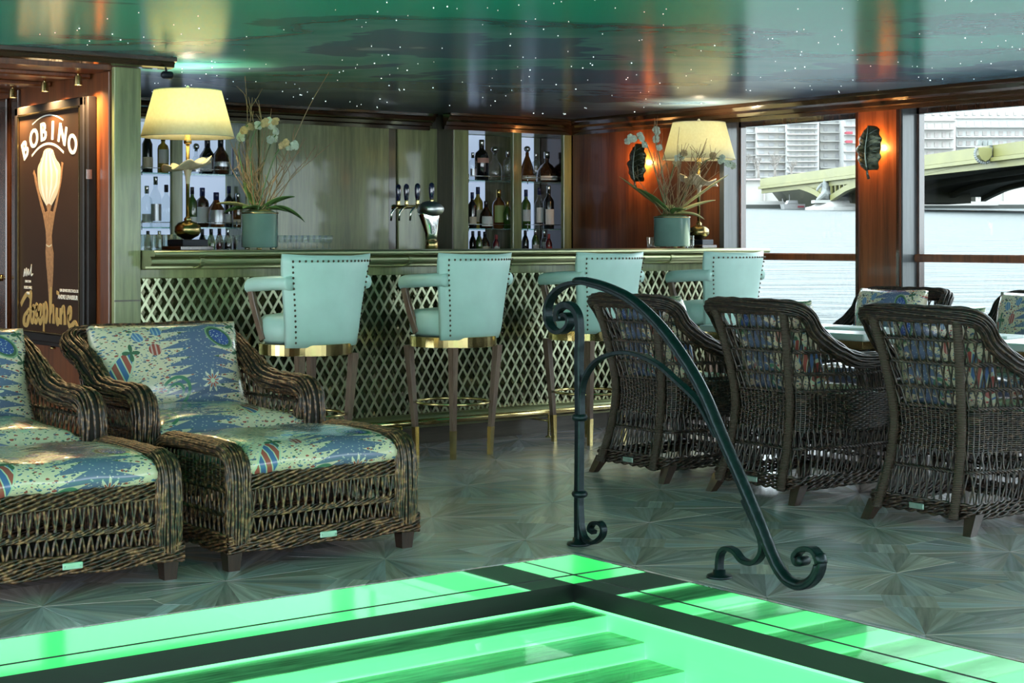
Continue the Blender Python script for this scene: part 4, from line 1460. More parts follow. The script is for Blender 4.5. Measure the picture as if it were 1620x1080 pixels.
# ------------------------------------------------------------------ ottomans
def make_ottoman():
    root = thing('wicker_ottoman', '', 'ottoman')
    rnd = random.Random(9)
    W, Dp, H = .41, .31, .455
    r = .0048
    fx = W - .10
    # arm bands: up the front, over the top, down the back
    for s in (-1, 1):
        x = s * (W - .047)
        pts = [Vector((x, -Dp, .10)), Vector((x, -Dp - .004, .22)), Vector((x, -Dp - .002, .33))] + catmull([(x, -Dp, .35), (x, -Dp + .018, .40), (x, -Dp + .07, .427), (x, -Dp + .14, .43), (x, 0, .432), (x, Dp - .14, .43), (x, Dp - .07, .427), (x, Dp - .018, .40), (x, Dp, .35)], 6) + [Vector((x, Dp + .002, .22)), Vector((x, Dp, .10))]
        path = sample_polyline(pts, 80)
        ups, sides = [], []
        for i in range(80):
            t = (path[min(i + 1, 79)] - path[max(i - 1, 0)]).normalized()
            sd = Vector((1, 0, 0)); sides.append(sd); ups.append(t.cross(sd).normalized())
        m = MB(); core = MB()
        rim_strands(m, path, ups, sides, .026, .046, 30, r, .25, core, rnd)
        a = m.build('arm_band', 'wicker', root); tag(a, 'wide arm of laid cane strands', kind='stuff')
        core.build('arm_core', 'wicker_core', a)
        # side panel
        m = MB(); xs = s * (W - .012)
        def S(y, z): return Vector((xs, y, z))
        def ln(z, n=40): return [S(lerp(-Dp + .03, Dp - .03, i / (n - 1)), z) for i in range(n)]
        nn = [Vector((s, 0, 0))] * 40
        for i in range(9):
            z = .295 + i * .0105
            weave_band(m, ln(z), nn, r * .9, .004, .022, 1, 0, phase=(i % 2) * PI)
        for k in range(18):
            y = lerp(-Dp + .04, Dp - .04, k / 17); strand(m, [S(y, .29), S(y, .40)], r * .9)
        for k in range(15):
            y = lerp(-Dp + .045, Dp - .045, k / 14)
            for q in (-1, 1):
                strand(m, [S(y - q * .008, .205), S(y + q * .010, .29)], r); strand(m, [S(y + q * .008, .125), S(y - q * .010, .20)], r)
        for z in (.292, .203): twist_band(m, ln(z), nn, r * 1.15, .006, .032, 3)
        tag(m.build('side_weave', 'wicker', root), kind='stuff')
    # front and back faces
    for s in (-1, 1):
        yy = s * (Dp - .008)
        def S(x, z): return Vector((x, yy, z))
        def ln(z, n=80): return [S(lerp(-fx - .015, fx + .015, i / (n - 1)), z) for i in range(n)]
        nn = [Vector((0, s, 0))] * 80
        m = MB()
        for k in range(20):
            x = lerp(-fx + .012, fx - .012, k / 19)
            for q in (-1, 1):
                strand(m, [S(x - q * .003, .205), S(x + q * .005 + .001 * rnd.random(), .25), S(x + q * .0105, .298)], r * 1.1)
                strand(m, [S(x + q * .0115, .13), S(x + q * .004, .17), S(x - q * .004, .198)], r * 1.1)
        tag(m.build('zigzag_stakes', 'wicker', root), 'two rows of open zigzag stakes', kind='stuff')
        m = MB()
        for z, k in ((.300, 3), (.316, 3), (.332, 3), (.345, 3)): twist_band(m, ln(z), nn, r * 1.3, .0075, .075 if k else .05, 3)
        twist_band(m, ln(.203), nn, r * 1.15, .006, .040, 3); twist_band(m, ln(.197), nn, r * 1.15, .006, .052, 3)
        tag(m.build('twisted_bands', 'wicker', root), kind='stuff')
    # foot braid
    m = MB(); w, d = W + .004, Dp + .014
    corners = [(-w, -d), (w, -d), (w, d), (-w, d), (-w, -d)]
    loop = []
    for a, b in zip(corners[:-1], corners[1:]):
        for i in range(46): loop.append(Vector((lerp(a[0], b[0], i / 46), lerp(a[1], b[1], i / 46), 0)))
    loop.append(loop[0].copy())
    nr = []
    for q in loop:
        nr.append(Vector((0, -1 if q.y < 0 else 1, 0)) if abs(abs(q.y) - d) < 1e-4 else Vector((-1 if q.x < 0 else 1, 0, 0)))
    for k, z in enumerate((.078, .094, .110, .126)):
        pp = [Vector((q.x, q.y, z + .004 * math.sin(i * .35 + k))) for i, q in enumerate(loop)]
        twist_band(m, pp, nr, r * 1.35, .007, .085 if k % 2 else .10, 3)
    tag(m.build('base_braid', 'wicker', root), kind='stuff')
    m = MB(); m.box((-W + .03, -Dp + .025, .07), (W - .03, Dp - .025, .085)); m.build('bottom_board', 'wicker_core', root)
    for sx in (-1, 1):
        for sy in (-1, 1):
            m = MB(); a0, a1 = .031, .023; x, y = sx * (W - .035), sy * (Dp - .03)
            m.loft([[(x + dx * lerp(a0, a1, t), y + dy * lerp(a0, a1, t), lerp(.085, 0, t)) for dx, dy in ((-1, -1), (1, -1), (1, 1), (-1, 1))] for t in (0, 1)], True)
            m.build('leg', 'leg_wood', root)
    # cushion: a thick pad swelling over the front edge
    nx, ny = 26, 20; vs, fs = [], []
    prof = [(-Dp + .012, .342), (-Dp - .004, .352), (-Dp - .012, .372), (-Dp - .010, .395), (-Dp + .004, .42), (-Dp + .03, .438), (-Dp + .08, .450), (-Dp + .16, .458), (0, .462), (.15, .458), (Dp - .08, .450), (Dp - .03, .438), (Dp - .004, .42), (Dp + .008, .39), (Dp, .352), (Dp - .02, .342)]
    hwid = W - .088
    for i in range(nx + 1):
        t = i / nx; e = max(0, 1 - abs(2 * t - 1) ** 8) ** .5
        for y, z in prof:
            vs.append((lerp(-hwid, hwid, t), y * (.985 + .015 * e), .342 + (z - .342) * (.80 + .20 * e) + .003 * math.sin(t * 17 + y * 9)))
    np_ = len(prof)
    for i in range(nx):
        for j in range(np_ - 1): fs.append((i * np_ + j, (i + 1) * np_ + j, (i + 1) * np_ + j + 1, i * np_ + j + 1))
        fs.append((i * np_ + np_ - 1, (i + 1) * np_ + np_ - 1, (i + 1) * np_, i * np_))
    fs.append(tuple(range(np_))); fs.append(tuple(nx * np_ + j for j in range(np_)))
    me = bpy.data.meshes.new('ottoman_cushion'); me.from_pydata(vs, [], fs)
    l = me.uv_layers.new(name='UVMap')
    acc = [0.0]
    for j in range(1, np_): acc.append(acc[-1] + math.hypot(prof[j][0] - prof[j - 1][0], prof[j][1] - prof[j - 1][1]))
    for poly in me.polygons:
        poly.use_smooth = len(poly.vertices) == 4
        for li, vi in zip(poly.loop_indices, poly.vertices):
            l.data[li].uv = (.0 + (vs[vi][0] + hwid) / (2 * hwid) * 1.0, acc[vi % np_] * 2.0 + .32)
    fix_normals(me)
    link('seat_cushion', me, 'chintz_otto', root)
    m = MB(); m.bbox((-.036, -Dp - .030, .088), (.036, -Dp - .024, .112), .002)
    for q in (-.028, .028): m.lathe([(.003, 0), (.002, -.003)], 6, (q, -Dp - .030, .10), ax='y')
    m.build('name_plate', 'name_plate', root)
    return root


chintz_mat('chintz_otto', flip=False)
ott = make_ottoman()
GO = 'wicker ottomans with flower-print pads'
ott.location = (3.165, 5.665, 0)
tag(ott, 'wicker ottoman with glossy flower-print pad, in the middle foreground', 'ottoman', GO)
dup(ott, (2.165, 5.665, 0), 0, 'wicker ottoman cut off by the left edge, green name plate on its foot braid', GO)
# ------------------------------------------------------------------ scrolled iron handrail by the pool
HX = 4.115
hand = thing('scrolled_handrail', 'blue-black wrought iron handrail with scrolled ends beside the pool', 'handrail', (HX, 5.0, 0))


def hp(pts, n=6):
    out = []
    for px, py in pts:
        p = on_x(px, py, HX); out.append((0, p.y - 5.0, p.z))
    return catmull(out, n)


def zz(pts): return [(840 + x / 5.684, 430 + y / 5.684) for x, y in pts]


rail_px = zz([(280, 425), (292, 395), (330, 385), (352, 420), (345, 480), (300, 530), (235, 538), (180, 490), (150, 400), (156, 300), (205, 200), (300, 125), (430, 95)]) + \
    [(932, 448), (963, 457), (1002, 477), (1046, 519), (1085, 573), (1115, 627), (1144, 696), (1174, 764), (1203, 833), (1226, 889), (1246, 918), (1270, 927), (1290, 914), (1298, 890), (1288, 870), (1271, 868), (1260, 878), (1262, 889), (1270, 891)]
pth = hp(rail_px)
k0 = 12 * 6
m = MB()
hx = []; hn = []
for i in range(len(pth)):
    t = i / (len(pth) - 1); e = min(1, t / .06) * .35 + .65
    hx.append(.021 if t < .8 else .021); hn.append(.009 if t < .42 or t > .86 else .0125)
m.sweep_rect(pth, hx, hn); m.build('hand_bar', 'iron', hand)
m = MB()
cap = pth[int(len(pth) * .38):int(len(pth) * .86)]
rg = []
for i, p in enumerate(cap):
    t = (cap[min(i + 1, len(cap) - 1)] - cap[max(i - 1, 0)]).normalized(); nn = Vector((1, 0, 0)).cross(t).normalized()
    if nn.z < 0: nn = -nn
    rg.append([tuple(p + Vector((1, 0, 0)) * .024 * math.cos(a) + nn * (.006 + .016 * math.sin(a))) for a in [2 * PI * j / 10 for j in range(10)]])
m.loft(rg, True, True, True); m.build('rail_cap', 'iron', hand)
post_px = [(916, 858), (916, 780), (917, 660), (916, 570)] + zz([(437, 640), (435, 470), (420, 380), (375, 315), (315, 297), (262, 325), (240, 385), (245, 440)])
m = MB(); m.sweep_rect(hp(post_px), .0165, .0155); m.build('post', 'iron', hand)
arc_px = [(920, 655), (920, 625), (926, 597), (941, 574), (964, 561), (997, 558), (1036, 573), (1071, 602), (1106, 638), (1134, 690)]
m = MB(); m.sweep_rect(hp(arc_px), .015, .0075); m.build('brace_arc', 'iron', hand)
foot_px = [(1178, 790), (1197, 832), (1206, 858), (1204, 878), (1192, 890), (1175, 886), (1163, 872), (1150, 867), (1141, 874), (1138, 890), (1138, 911)]
m = MB(); m.sweep_rect(hp(foot_px), .017, .0085); m.build('foot_scroll', 'iron', hand)
sc_px = [(918, 800), (920, 832), (926, 851), (938, 858), (951, 850), (955, 837), (949, 827), (938, 828), (934, 837), (940, 842)]
m = MB(); m.sweep_rect(hp(sc_px), .015, .0075); m.build('foot_scroll', 'iron', hand)
for px, py in ((1138, 914), (915, 861)):
    p = on_x(px, py, HX); m = MB(); m.lathe([(.045, 0), (.047, .004), (.044, .010), (.024, .013), (.022, .03)], 20, (0, p.y - 5.0, 0)); m.build('base_plate', 'iron', hand)
for py in (660, 781):
    p = on_x(917, py, HX)
    m = MB(); m.lathe([(.024, p.z - .013), (.030, p.z - .008), (.033, p.z), (.030, p.z + .008), (.024, p.z + .013)], 16, (0, p.y - 5.0, 0)); m.build('collar', 'iron', hand)
p = on_x(1270, 887, HX); m = MB(); m.lathe([(.014, -.026), (.017, -.02), (.017, .02), (.014, .026)], 12, (0, p.y - 5.0, p.z), ax='x'); m.build('scroll_end', 'iron', hand)
p = on_x(890, 502, HX); m = MB(); m.lathe([(.012, -.024), (.014, -.02), (.014, .02), (.012, .024)], 12, (0, p.y - 5.0, p.z), ax='x'); m.build('scroll_end', 'iron', hand)

# ------------------------------------------------------------------ table lamps on the bar
def make_lamp():
    root = thing('table_lamp', '', 'lamp')
    m = MB(); m.bbox((-.11, -.085, 0), (.11, .085, .022), .003); m.build('foot_board', 'mahogany_dark', root)
    m = MB(); m.bbox((-.085, -.07, .022), (.085, .07, .058), .003); m.build('base_block', 'black_block', root)
    m = MB(); m.lathe([(.02, .058), (.03, .062), (.034, .066), (.058, .078), (.072, .100), (.070, .128), (.052, .148), (.026, .156), (.018, .162), (.022, .168), (.015, .176), (.012, .182)], 28); m.build('bulb_base', 'brass_old', root)
    m = MB(); m.tube([(0, 0, .17), (0, 0, .66)], .0105, 12); m.build('stem', 'brass_old', root)
    # open flower dish
    nr, na = 7, 60; vs, fs = [], []
    for i in range(nr + 1):
        for j in range(na):
            a = 2 * PI * j / na
            lob = .72 + .28 * abs(math.cos(2.5 * a)) ** .6
            rr = .012 + (i / nr) * .128 * lob
            z = .44 + .06 * (i / nr) ** 1.2 * (0.55 + .45 * math.cos(a + .5)) + .018 * (i / nr) * math.sin(5 * a)
            vs.append((rr * math.cos(a), rr * math.sin(a), z))
    n0 = len(vs)
    vs += [(x, y, z - .006) for x, y, z in vs]
    for i in range(nr):
        for j in range(na):
            k = (j + 1) % na; a, b, c, d = i * na + j, i * na + k, (i + 1) * na + k, (i + 1) * na + j
            fs.append((a, b, c, d)); fs.append((n0 + d, n0 + c, n0 + b, n0 + a))
    for j in range(na):
        k = (j + 1) % na; fs.append((nr * na + j, nr * na + k, n0 + nr * na + k, n0 + nr * na + j)); fs.append((j, n0 + j, n0 + k, k))
    m = MB(); m.add(vs, fs, True); m.lathe([(.011, .36), (.014, .40), (.022, .43), (.03, .445)], 16, cap=False); m.build('flower_dish', 'cream_metal', root)
    m = MB(); m.lathe([(.012, .575), (.022, .58), (.022, .60), (.016, .61), (.018, .66), (.008, .67)], 14); m.build('socket', 'brass_old', root)
    m = MB(); m.lathe([(.006, .67), (.03, .69), (.034, .72), (.026, .75), (.008, .765)], 14); m.build('light_bulb', 'bulb_glow', root)
    z0, z1, r0, r1 = .612, .868, .252, .182
    prof = [(r0, z0), (r1, z1), (r1 - .003, z1), (r0 - .003, z0), (r0, z0)]
    m = MB(); m.lathe(prof, 48, cap=False); sh = m.build('lamp_shade', 'lamp_shade_fabric', root)
    m = MB()
    for rr, z in ((r0, z0 + .002), (r1, z1 - .002)): m.tube([(rr * math.cos(2 * PI * i / 40), rr * math.sin(2 * PI * i / 40), z) for i in range(40)], .0025, 5, True)
    m.build('shade_binding', 'label_cream', sh)
    m = MB()
    for k in range(3): a = 2 * PI * k / 3; m.tube([(0, 0, .862), (r1 * .98 * math.cos(a), r1 * .98 * math.sin(a), .86)], .002, 5)
    m.tube([(0, 0, .66), (.045, 0, .72), (.04, 0, .80), (0, 0, .862)], .002, 5); m.tube([(0, 0, .66), (-.045, 0, .72), (-.04, 0, .80), (0, 0, .862)], .002, 5)
    m.build('shade_frame', 'brass_old', root)
    m = MB(); m.lathe([(.006, .862), (.011, .872), (.011, .885), (.004, .894)], 12); m.build('finial', 'cream_metal', root)
    lamp_point('lamp_light', (0, 0, .79), 13.0, (1.0, .82, .55), .03, root)
    return root


GLM = 'brass lamps with cream shades on the bar'
lamp0 = make_lamp(); lamp0.location = (3.985, 8.2, 1.147); lamp0.rotation_euler = (0, 0, R(12))
tag(lamp0, 'brass lamp with cream shade at the poster end of the bar', 'lamp', GLM)
lamp1 = dup(lamp0, (on_y(1109, 380, 8.30).x - .02, 8.30, 1.147), R(200), 'brass lamp with cream shade at the window end of the bar', GLM)
for o in lamp1.children:
    if o.type == 'LIGHT': o.data = o.data.copy()

# ------------------------------------------------------------------ orchids in celadon pots
def leaf_mesh(L, W, droop, lift, bend=0.0, n=10):
    vs, fs = [], []
    for i in range(n + 1):
        t = i / n; w = W * (math.sin(PI * min(1, t * .93 + .07)) ** .8)
        x = L * t * (1 - .12 * droop * t); z = lift * t - droop * L * t * t; y = bend * t * t
        for k, q in enumerate((-1, -.5, 0, .5, 1)): vs.append((x, y + q * w, z + abs(q) * w * .35))
    n0 = len(vs); vs += [(x, y, z - .003) for x, y, z in vs]
    for i in range(n):
        for k in range(4):
            a = i * 5 + k; fs.append((a, a + 1, a + 6, a + 5)); b = n0 + a; fs.append((b + 5, b + 6, b + 1, b))
        for a, s in ((i * 5, 1), (i * 5 + 4, -1)):
            f = (a, a + 5, n0 + a + 5, n0 + a); fs.append(f if s > 0 else f[::-1])
    m = MB(); m.add(vs, fs, True); return m


def flower_mb(c, r, nrm, seed, mb):
    rnd = random.Random(seed)
    nrm = Vector(nrm).normalized(); u = nrm.orthogonal().normalized(); v = nrm.cross(u)
    for k in range(5):
        a = 2 * PI * k / 5 + rnd.uniform(-.2, .2); d = u * math.cos(a) + v * math.sin(a); s = nrm.cross(d)
        L = r * rnd.uniform(.85, 1.1); w = r * .48
        ring = [c, c + d * L * .4 + s * w * .8 + nrm * r * .12, c + d * L * .8 + s * w + nrm * r * .1, c + d * L - nrm * r * .1, c + d * L * .8 - s * w + nrm * r * .1, c + d * L * .4 - s * w * .8 + nrm * r * .12]
        top = [p + nrm * .0012 for p in ring]; bot = [p - nrm * .0012 for p in ring]
        mb.loft([bot, top], True)
    mb.lathe([(r * .16, 0), (r * .2, r * .2), (r * .05, r * .35)], 6, tuple(c))


def potted(loc, label, pot_r, pot_h, twigs, stems, leaves, pale, seed):
    root = thing('potted_orchid', label, 'potted plant', loc, 0, 'orchids with twigs in celadon pots')
    rnd = random.Random(seed)
    m = MB(); m.lathe([(.0, .012), (pot_r * .96, .012), (pot_r, .018), (pot_r, pot_h - .008), (pot_r * 1.02, pot_h - .004), (pot_r * 1.02, pot_h), (pot_r * .94, pot_h), (pot_r * .94, pot_h - .03), (0, pot_h - .03)], 40); pot = m.build('pot', 'celadon', root)
    m = MB(); m.tube([(pot_r * 1.005 * math.cos(2 * PI * i / 40), pot_r * 1.005 * math.sin(2 * PI * i / 40), pot_h - .006) for i in range(40)], .004, 6, True); m.build('pot_rim', 'brass_old', pot)
    for k in range(6):
        a = 2 * PI * k / 6; m = MB(); m.lathe([(.012, 0), (.016, .006), (.012, .014)], 10, (pot_r * .8 * math.cos(a), pot_r * .8 * math.sin(a), 0)); m.build('pot_foot', 'clear_glass' if k % 2 else 'brass_old', pot)
    m = MB(); m.lathe([(pot_r * .93, pot_h - .025), (pot_r * .8, pot_h + .005), (pot_r * .4, pot_h + .018), (0, pot_h + .022)], 24); m.build('moss', 'moss', root)
    right = Vector((CA, -SA, 0)); fwd = Vector((SA, CA, 0))
    base = lambda: Vector((rnd.uniform(-.4, .4) * pot_r, rnd.uniform(-.4, .4) * pot_r, pot_h - .01))
    # twigs: (sideways, height, depth)
    m = MB()
    for sx, h, dp in twigs:
        b = base(); tip = b + right * sx + fwd * dp + Vector((0, 0, h)); pts = [b]
        side = right * rnd.uniform(-.03, .03)
        for t in (.25, .5, .75): pts.append(b.lerp(tip, t) + side * math.sin(PI * t) + Vector((rnd.uniform(-.01, .01), rnd.uniform(-.01, .01), rnd.uniform(0, .02))))
        pts.append(tip); pp = catmull(pts, 3); n = len(pp)
        m.tube(pp, [lerp(.0034, .0014, i / n) for i in range(n)], 5)
        for q in range(rnd.randint(2, 5)):
            i = rnd.randint(n // 3, n - 2); s0 = pp[i]
            e = s0 + right * rnd.uniform(-.06, .06) + fwd * rnd.uniform(-.04, .04) + Vector((0, 0, rnd.uniform(.04, .11)))
            m.tube([s0, s0.lerp(e, .5) + right * rnd.uniform(-.008, .008), e], [.002, .0017, .0012], 5)
    tag(m.build('twigs', 'twig', root), 'bare brown twigs', kind='stuff')
    for path, fl in stems:
        b = base(); pts = [b] + [b + right * a + Vector((0, 0, z)) + fwd * f for a, z, f in path]
        pp = catmull(pts, 5)
        m = MB(); m.tube(pp, .0035, 6); s = m.build('flower_stem', 'leaf_green', root)
        for k in range(fl):
            i = len(pp) - 1 - int(k * len(pp) * .42 / max(1, fl))
            c = pp[i] + Vector((rnd.uniform(-.018, .018), rnd.uniform(-.018, .018), rnd.uniform(-.014, .018)))
            mm = MB(); flower_mb(c, rnd.uniform(.022, .030), (-fwd + right * rnd.uniform(-.7, .7) + Vector((0, 0, rnd.uniform(-.2, .4)))), seed * 31 + k, mm)
            mm.build('flower', 'petal_warm' if rnd.random() < pale[1] else 'petal', s)
    for (ang, L, W, droop, lift, mat) in leaves:
        o = leaf_mesh(L * 1.45, W * 1.5, droop, lift * 1.15).build('leaf', mat, root)
        o.location = (0, 0, pot_h + .005); o.rotation_euler = (0, 0, R(ang))
    return root


rndp = random.Random(21)
tw = [(rndp.uniform(-.24, .26), rndp.uniform(.20, .46), rndp.uniform(-.12, .12)) for i in range(20)] + [(.36, .80, .05), (.05, .60, .1), (-.09, .66, 0), (-.02, .66, .05), (.02, .64, -.03), (.42, .42, .02), (.28, .36, 0), (-.12, .78, .02)]
potted((4.452, 8.25, 1.147), 'celadon pot of tall twigs and faded orchids beside the left lamp', .102, .212, tw,
       [([(-.02, .18, 0), (-.03, .36, 0), (.0, .47, 0), (.06, .52, 0), (.12, .50, 0)], 5), ([(.04, .15, 0), (.1, .32, 0), (.16, .40, 0), (.20, .37, 0)], 4), ([(-.04, .2, 0), (-.07, .36, 0), (-.05, .44, 0), (-.02, .50, 0)], 4), ([(.0, .2, .05), (.06, .40, .05), (.10, .46, .05)], 3)],
       [(-20, .19, .040, .55, .08, 'leaf_green'), (-50, .15, .035, .2, .11, 'leaf_green'), (150, .17, .034, .15, .07, 'leaf_pale'), (128, .16, .032, .35, .06, 'leaf_green'), (100, .10, .03, -.1, .15, 'leaf_green'), (-35, .11, .03, .3, .04, 'leaf_green'), (200, .10, .03, .3, .05, 'leaf_green')], (0, .25), 5)
tw = [(rndp.uniform(-.22, .26), rndp.uniform(.28, .55), rndp.uniform(-.22, -.06)) for i in range(17)] + [(-.16, .64, -.1), (-.10, .66, -.1), (-.02, .60, -.12), (.20, .52, -.2), (.30, .44, -.22), (.30, .30, -.2)]
potted((on_y(1063, 380, 8.13).x, 8.13, 1.147), 'celadon pot of dark twigs and orchids beside the right lamp', .122, .212, tw,
       [([(-.06, .2, 0), (-.12, .42, 0), (-.18, .53, 0), (-.26, .52, 0)], 6), ([(-.02, .25, 0), (-.06, .48, 0), (-.08, .60, 0)], 4), ([(.08, .2, 0), (.16, .34, 0), (.24, .40, 0), (.33, .39, 0), (.38, .36, 0)], 6), ([(.04, .22, 0), (.09, .38, 0), (.15, .42, 0)], 4)],
       [(140, .24, .04, -.1, .20, 'leaf_pale'), (160, .17, .04, .0, .16, 'leaf_green'), (-38, .26, .036, .0, .24, 'leaf_pale'), (-28, .21, .034, .1, .12, 'leaf_pale'), (-55, .16, .03, .4, .06, 'leaf_pale'), (60, .14, .034, .2, .1, 'leaf_green'), (-100, .12, .034, .3, .08, 'leaf_green')], (0, .35), 8)

# ------------------------------------------------------------------ beer tap tower
tap = thing('beer_tap', 'polished chrome beer tap with four dark blue handles on the bar', 'beer tap', (5.678, 8.33, 1.147))
m = MB(); m.lathe([(.036, 0), (.04, .004), (.04, .045), (.035, .05)], 20); m.build('collar', 'brass_old', tap)
rg = []
for t, w, d in ((0, .036, .032), (.25, .040, .036), (.5, .052, .044), (.75, .064, .055), (.9, .070, .062), (1.0, .072, .066)):
    z = .05 + t * .175; cy = .0 + .03 * t * t
    rg.append([(w * math.cos(a), cy + d * math.sin(a), z) for a in [2 * PI * j / 24 for j in range(24)]])
m = MB(); m.loft(rg, True, True, True); m.build('tower', 'chrome', tap)
rg = []
for i in range(14):
    t = i / 13; y = -.055 + t * .19
    rz_ = .052 * math.sqrt(max(.02, 1 - (2 * t - .85) ** 2 * .72)) * (1 - .45 * max(0, t - .45)); rx = .074 * math.sqrt(max(.03, 1 - (2 * t - .8) ** 2 * .70)) * (1 - .6 * max(0, t - .45))
    rg.append([(rx * math.cos(a), y, .243 - .02 * max(0, t - .6) + rz_ * math.sin(a)) for a in [2 * PI * j / 20 for j in range(20)]])
m = MB(); m.loft(rg, True, True, True); m.build('tower_head', 'chrome_soft', tap)
m = MB(); m.lathe([(.018, .10), (.018, .13), (.012, .135), (.012, .41), (.018, .415), (.018, .43), (.008, .44)], 14, (0, 0, .262), ax='y'); m.build('manifold', 'brass', tap)
for y in (.0, .155, .28, .372):
    m = MB(); m.lathe([(.010, .272), (.013, .28), (.009, .29), (.012, .298), (.008, .306)], 12, (0, y, 0)); tp = m.build('tap_valve', 'brass', tap)
    m = MB(); m.lathe([(.008, .302), (.013, .306), (.017, .34), (.019, .37), (.016, .395), (.008, .405), (.001, .407)], 14, (0, y, 0)); m.build('tap_handle', 'handle_blue', tp)
    if y > 0: m = MB(); m.tube([(0, y, .262), (-.03, y, .25), (-.05, y, .225), (-.055, y, .175)], [.009, .008, .007, .006], 8); m.build('spout', 'chrome', tp)

# ------------------------------------------------------------------ glasses on the bar
def tumbler(r, h):
    m = MB(); m.lathe([(0, .0), (r * .85, 0), (r * .88, .004), (r, h), (r * .92, h), (r * .80, .012), (0, .012)], 16); return m.mesh('glass')


gm = tumbler(.026, .085); fix_normals(gm)
k = 0
for (px0, px1, n, y0, dy) in ((226, 281, 7, 8.34, .0), (230, 283, 6, 8.41, 0)):
    for i in range(n):
        p = on_y(lerp(px0, px1, i / (n - 1)), 380, y0)
        o = link('shot_glass', gm, 'clear_glass'); o.location = (p.x, y0 + rndp.uniform(-.004, .004), 1.147)
        tag(o, 'small clear tumbler in the cluster left of the brass lamp', 'glass', 'tumblers clustered by the left lamp')
mm = MB(); mm.lathe([(.022, 0), (.022, .003), (.004, .008), (.0035, .03), (.018, .04), (.024, .058), (.025, .082), (.0235, .082), (.0222, .058), (.016, .043), (0, .04)], 14); gm2 = mm.mesh('stem_glass'); fix_normals(gm2)
for i in range(9):
    p = on_y(lerp(446, 520, i / 8), 380, 8.40); o = link('stem_glass', gm2, 'clear_glass'); o.location = (p.x, 8.40, 1.147)
    tag(o, 'clear stemmed glass in the row right of the left orchid pot', 'glass', 'stemmed glasses right of the orchid pot')
for i in range(5):
    p = on_y(lerp(330, 374, i / 4), 380, 8.38); o = link('stem_glass', gm2, 'clear_glass'); o.location = (p.x, 8.38, 1.147)
    tag(o, 'clear stemmed glass between the left lamp and the orchid pot', 'glass', 'stemmed glasses between lamp and pot')
big = tumbler(.036, .075); fix_normals(big)
p = on_y(1031, 380, 8.33); o = link('tumbler', big, 'clear_glass'); o.location = (p.x, 8.33, 1.147); tag(o, 'empty tumbler left of the right orchid pot', 'glass')
p = on_y(1089, 380, 8.16); o = link('tumbler', gm, 'clear_glass'); o.location = (p.x + .02, 8.16, 1.147); tag(o, 'narrow glass between the right orchid pot and lamp', 'glass')

# ------------------------------------------------------------------ shelves and bottles in the back bar
def shelf(x0, x1, z, y0, y1, label):
    root = thing('glass_shelf', label, 'shelf', (x0, y0, z), 0, 'glass shelves of the back bar')
    m = MB(); m.box((0, 0, -.009), (x1 - x0, y1 - y0, 0)); m.build('shelf_plate', 'shelf_glass', root)
    m = MB(); m.tube([(0.01, .004, .032), (x1 - x0 - .01, .004, .032)], .003, 6); m.build('gallery_rail', 'chrome', root)
    for q in (.04, x1 - x0 - .04): m = MB(); m.tube([(q, .004, -.02), (q, .004, .045)], .0035, 6); m.build('rail_pin', 'chrome', root)


NI = [(4.662, 4.95, 10.37, 'narrow left niche'), (4.955, 5.458, 10.37, 'left niche behind the lamp'), (7.242, 7.80, 10.18, 'niche right of the beer tap'), (7.81, 8.24, 10.18, 'niche beside the right wall')]
for x0, x1, y0, nm in NI:
    for z, nz in ((1.29, 'lower'), (1.66, 'upper')): shelf(x0, x1, z, y0, y0 + .24, '%s glass shelf in the %s' % (nz, nm))
bk = MB(); bk.box((3.6, 10.0, 0), (8.22, 10.50, 1.06)); cab = thing('back_counter', 'dark back counter under the bottle shelves', 'counter', (0, 0, 0))
bk.build('cabinet_body', 'mahogany_dark', cab); m = MB(); m.bbox((3.6, 9.97, 1.06), (8.22, 10.52, 1.09), .004); m.build('worktop', 'veneer_dark', cab)

BT = {
    'bordeaux': [(.036, 0), (.038, .004), (.038, .19), (.034, .205), (.015, .235), (.0135, .25), (.0135, .30)],
    'tall': [(.036, 0), (.038, .004), (.037, .20), (.026, .225), (.014, .25), (.013, .32)],
    'whisky': [(.040, 0), (.043, .004), (.043, .15), (.038, .172), (.018, .19), (.015, .205), (.015, .245)],
    'squat': [(.048, 0), (.055, .01), (.057, .07), (.05, .12), (.026, .155), (.017, .175), (.016, .215)],
    'dome': [(.075, 0), (.085, .008), (.088, .045), (.078, .10), (.05, .142), (.02, .165), (.017, .18), (.022, .245)],
    'cone': [(.062, 0), (.068, .006), (.066, .03), (.044, .12), (.024, .175), (.014, .20), (.013, .225)],
    'gin': [(.038, 0), (.041, .004), (.041, .175), (.036, .198), (.016, .215), (.0145, .23), (.0145, .275)],
    'small': [(.022, 0), (.024, .003), (.024, .085), (.018, .105), (.010, .125), (.0095, .15)],
    'mini': [(.020, 0), (.022, .003), (.022, .07), (.014, .09), (.009, .10), (.009, .12)],
}
_bm = {}


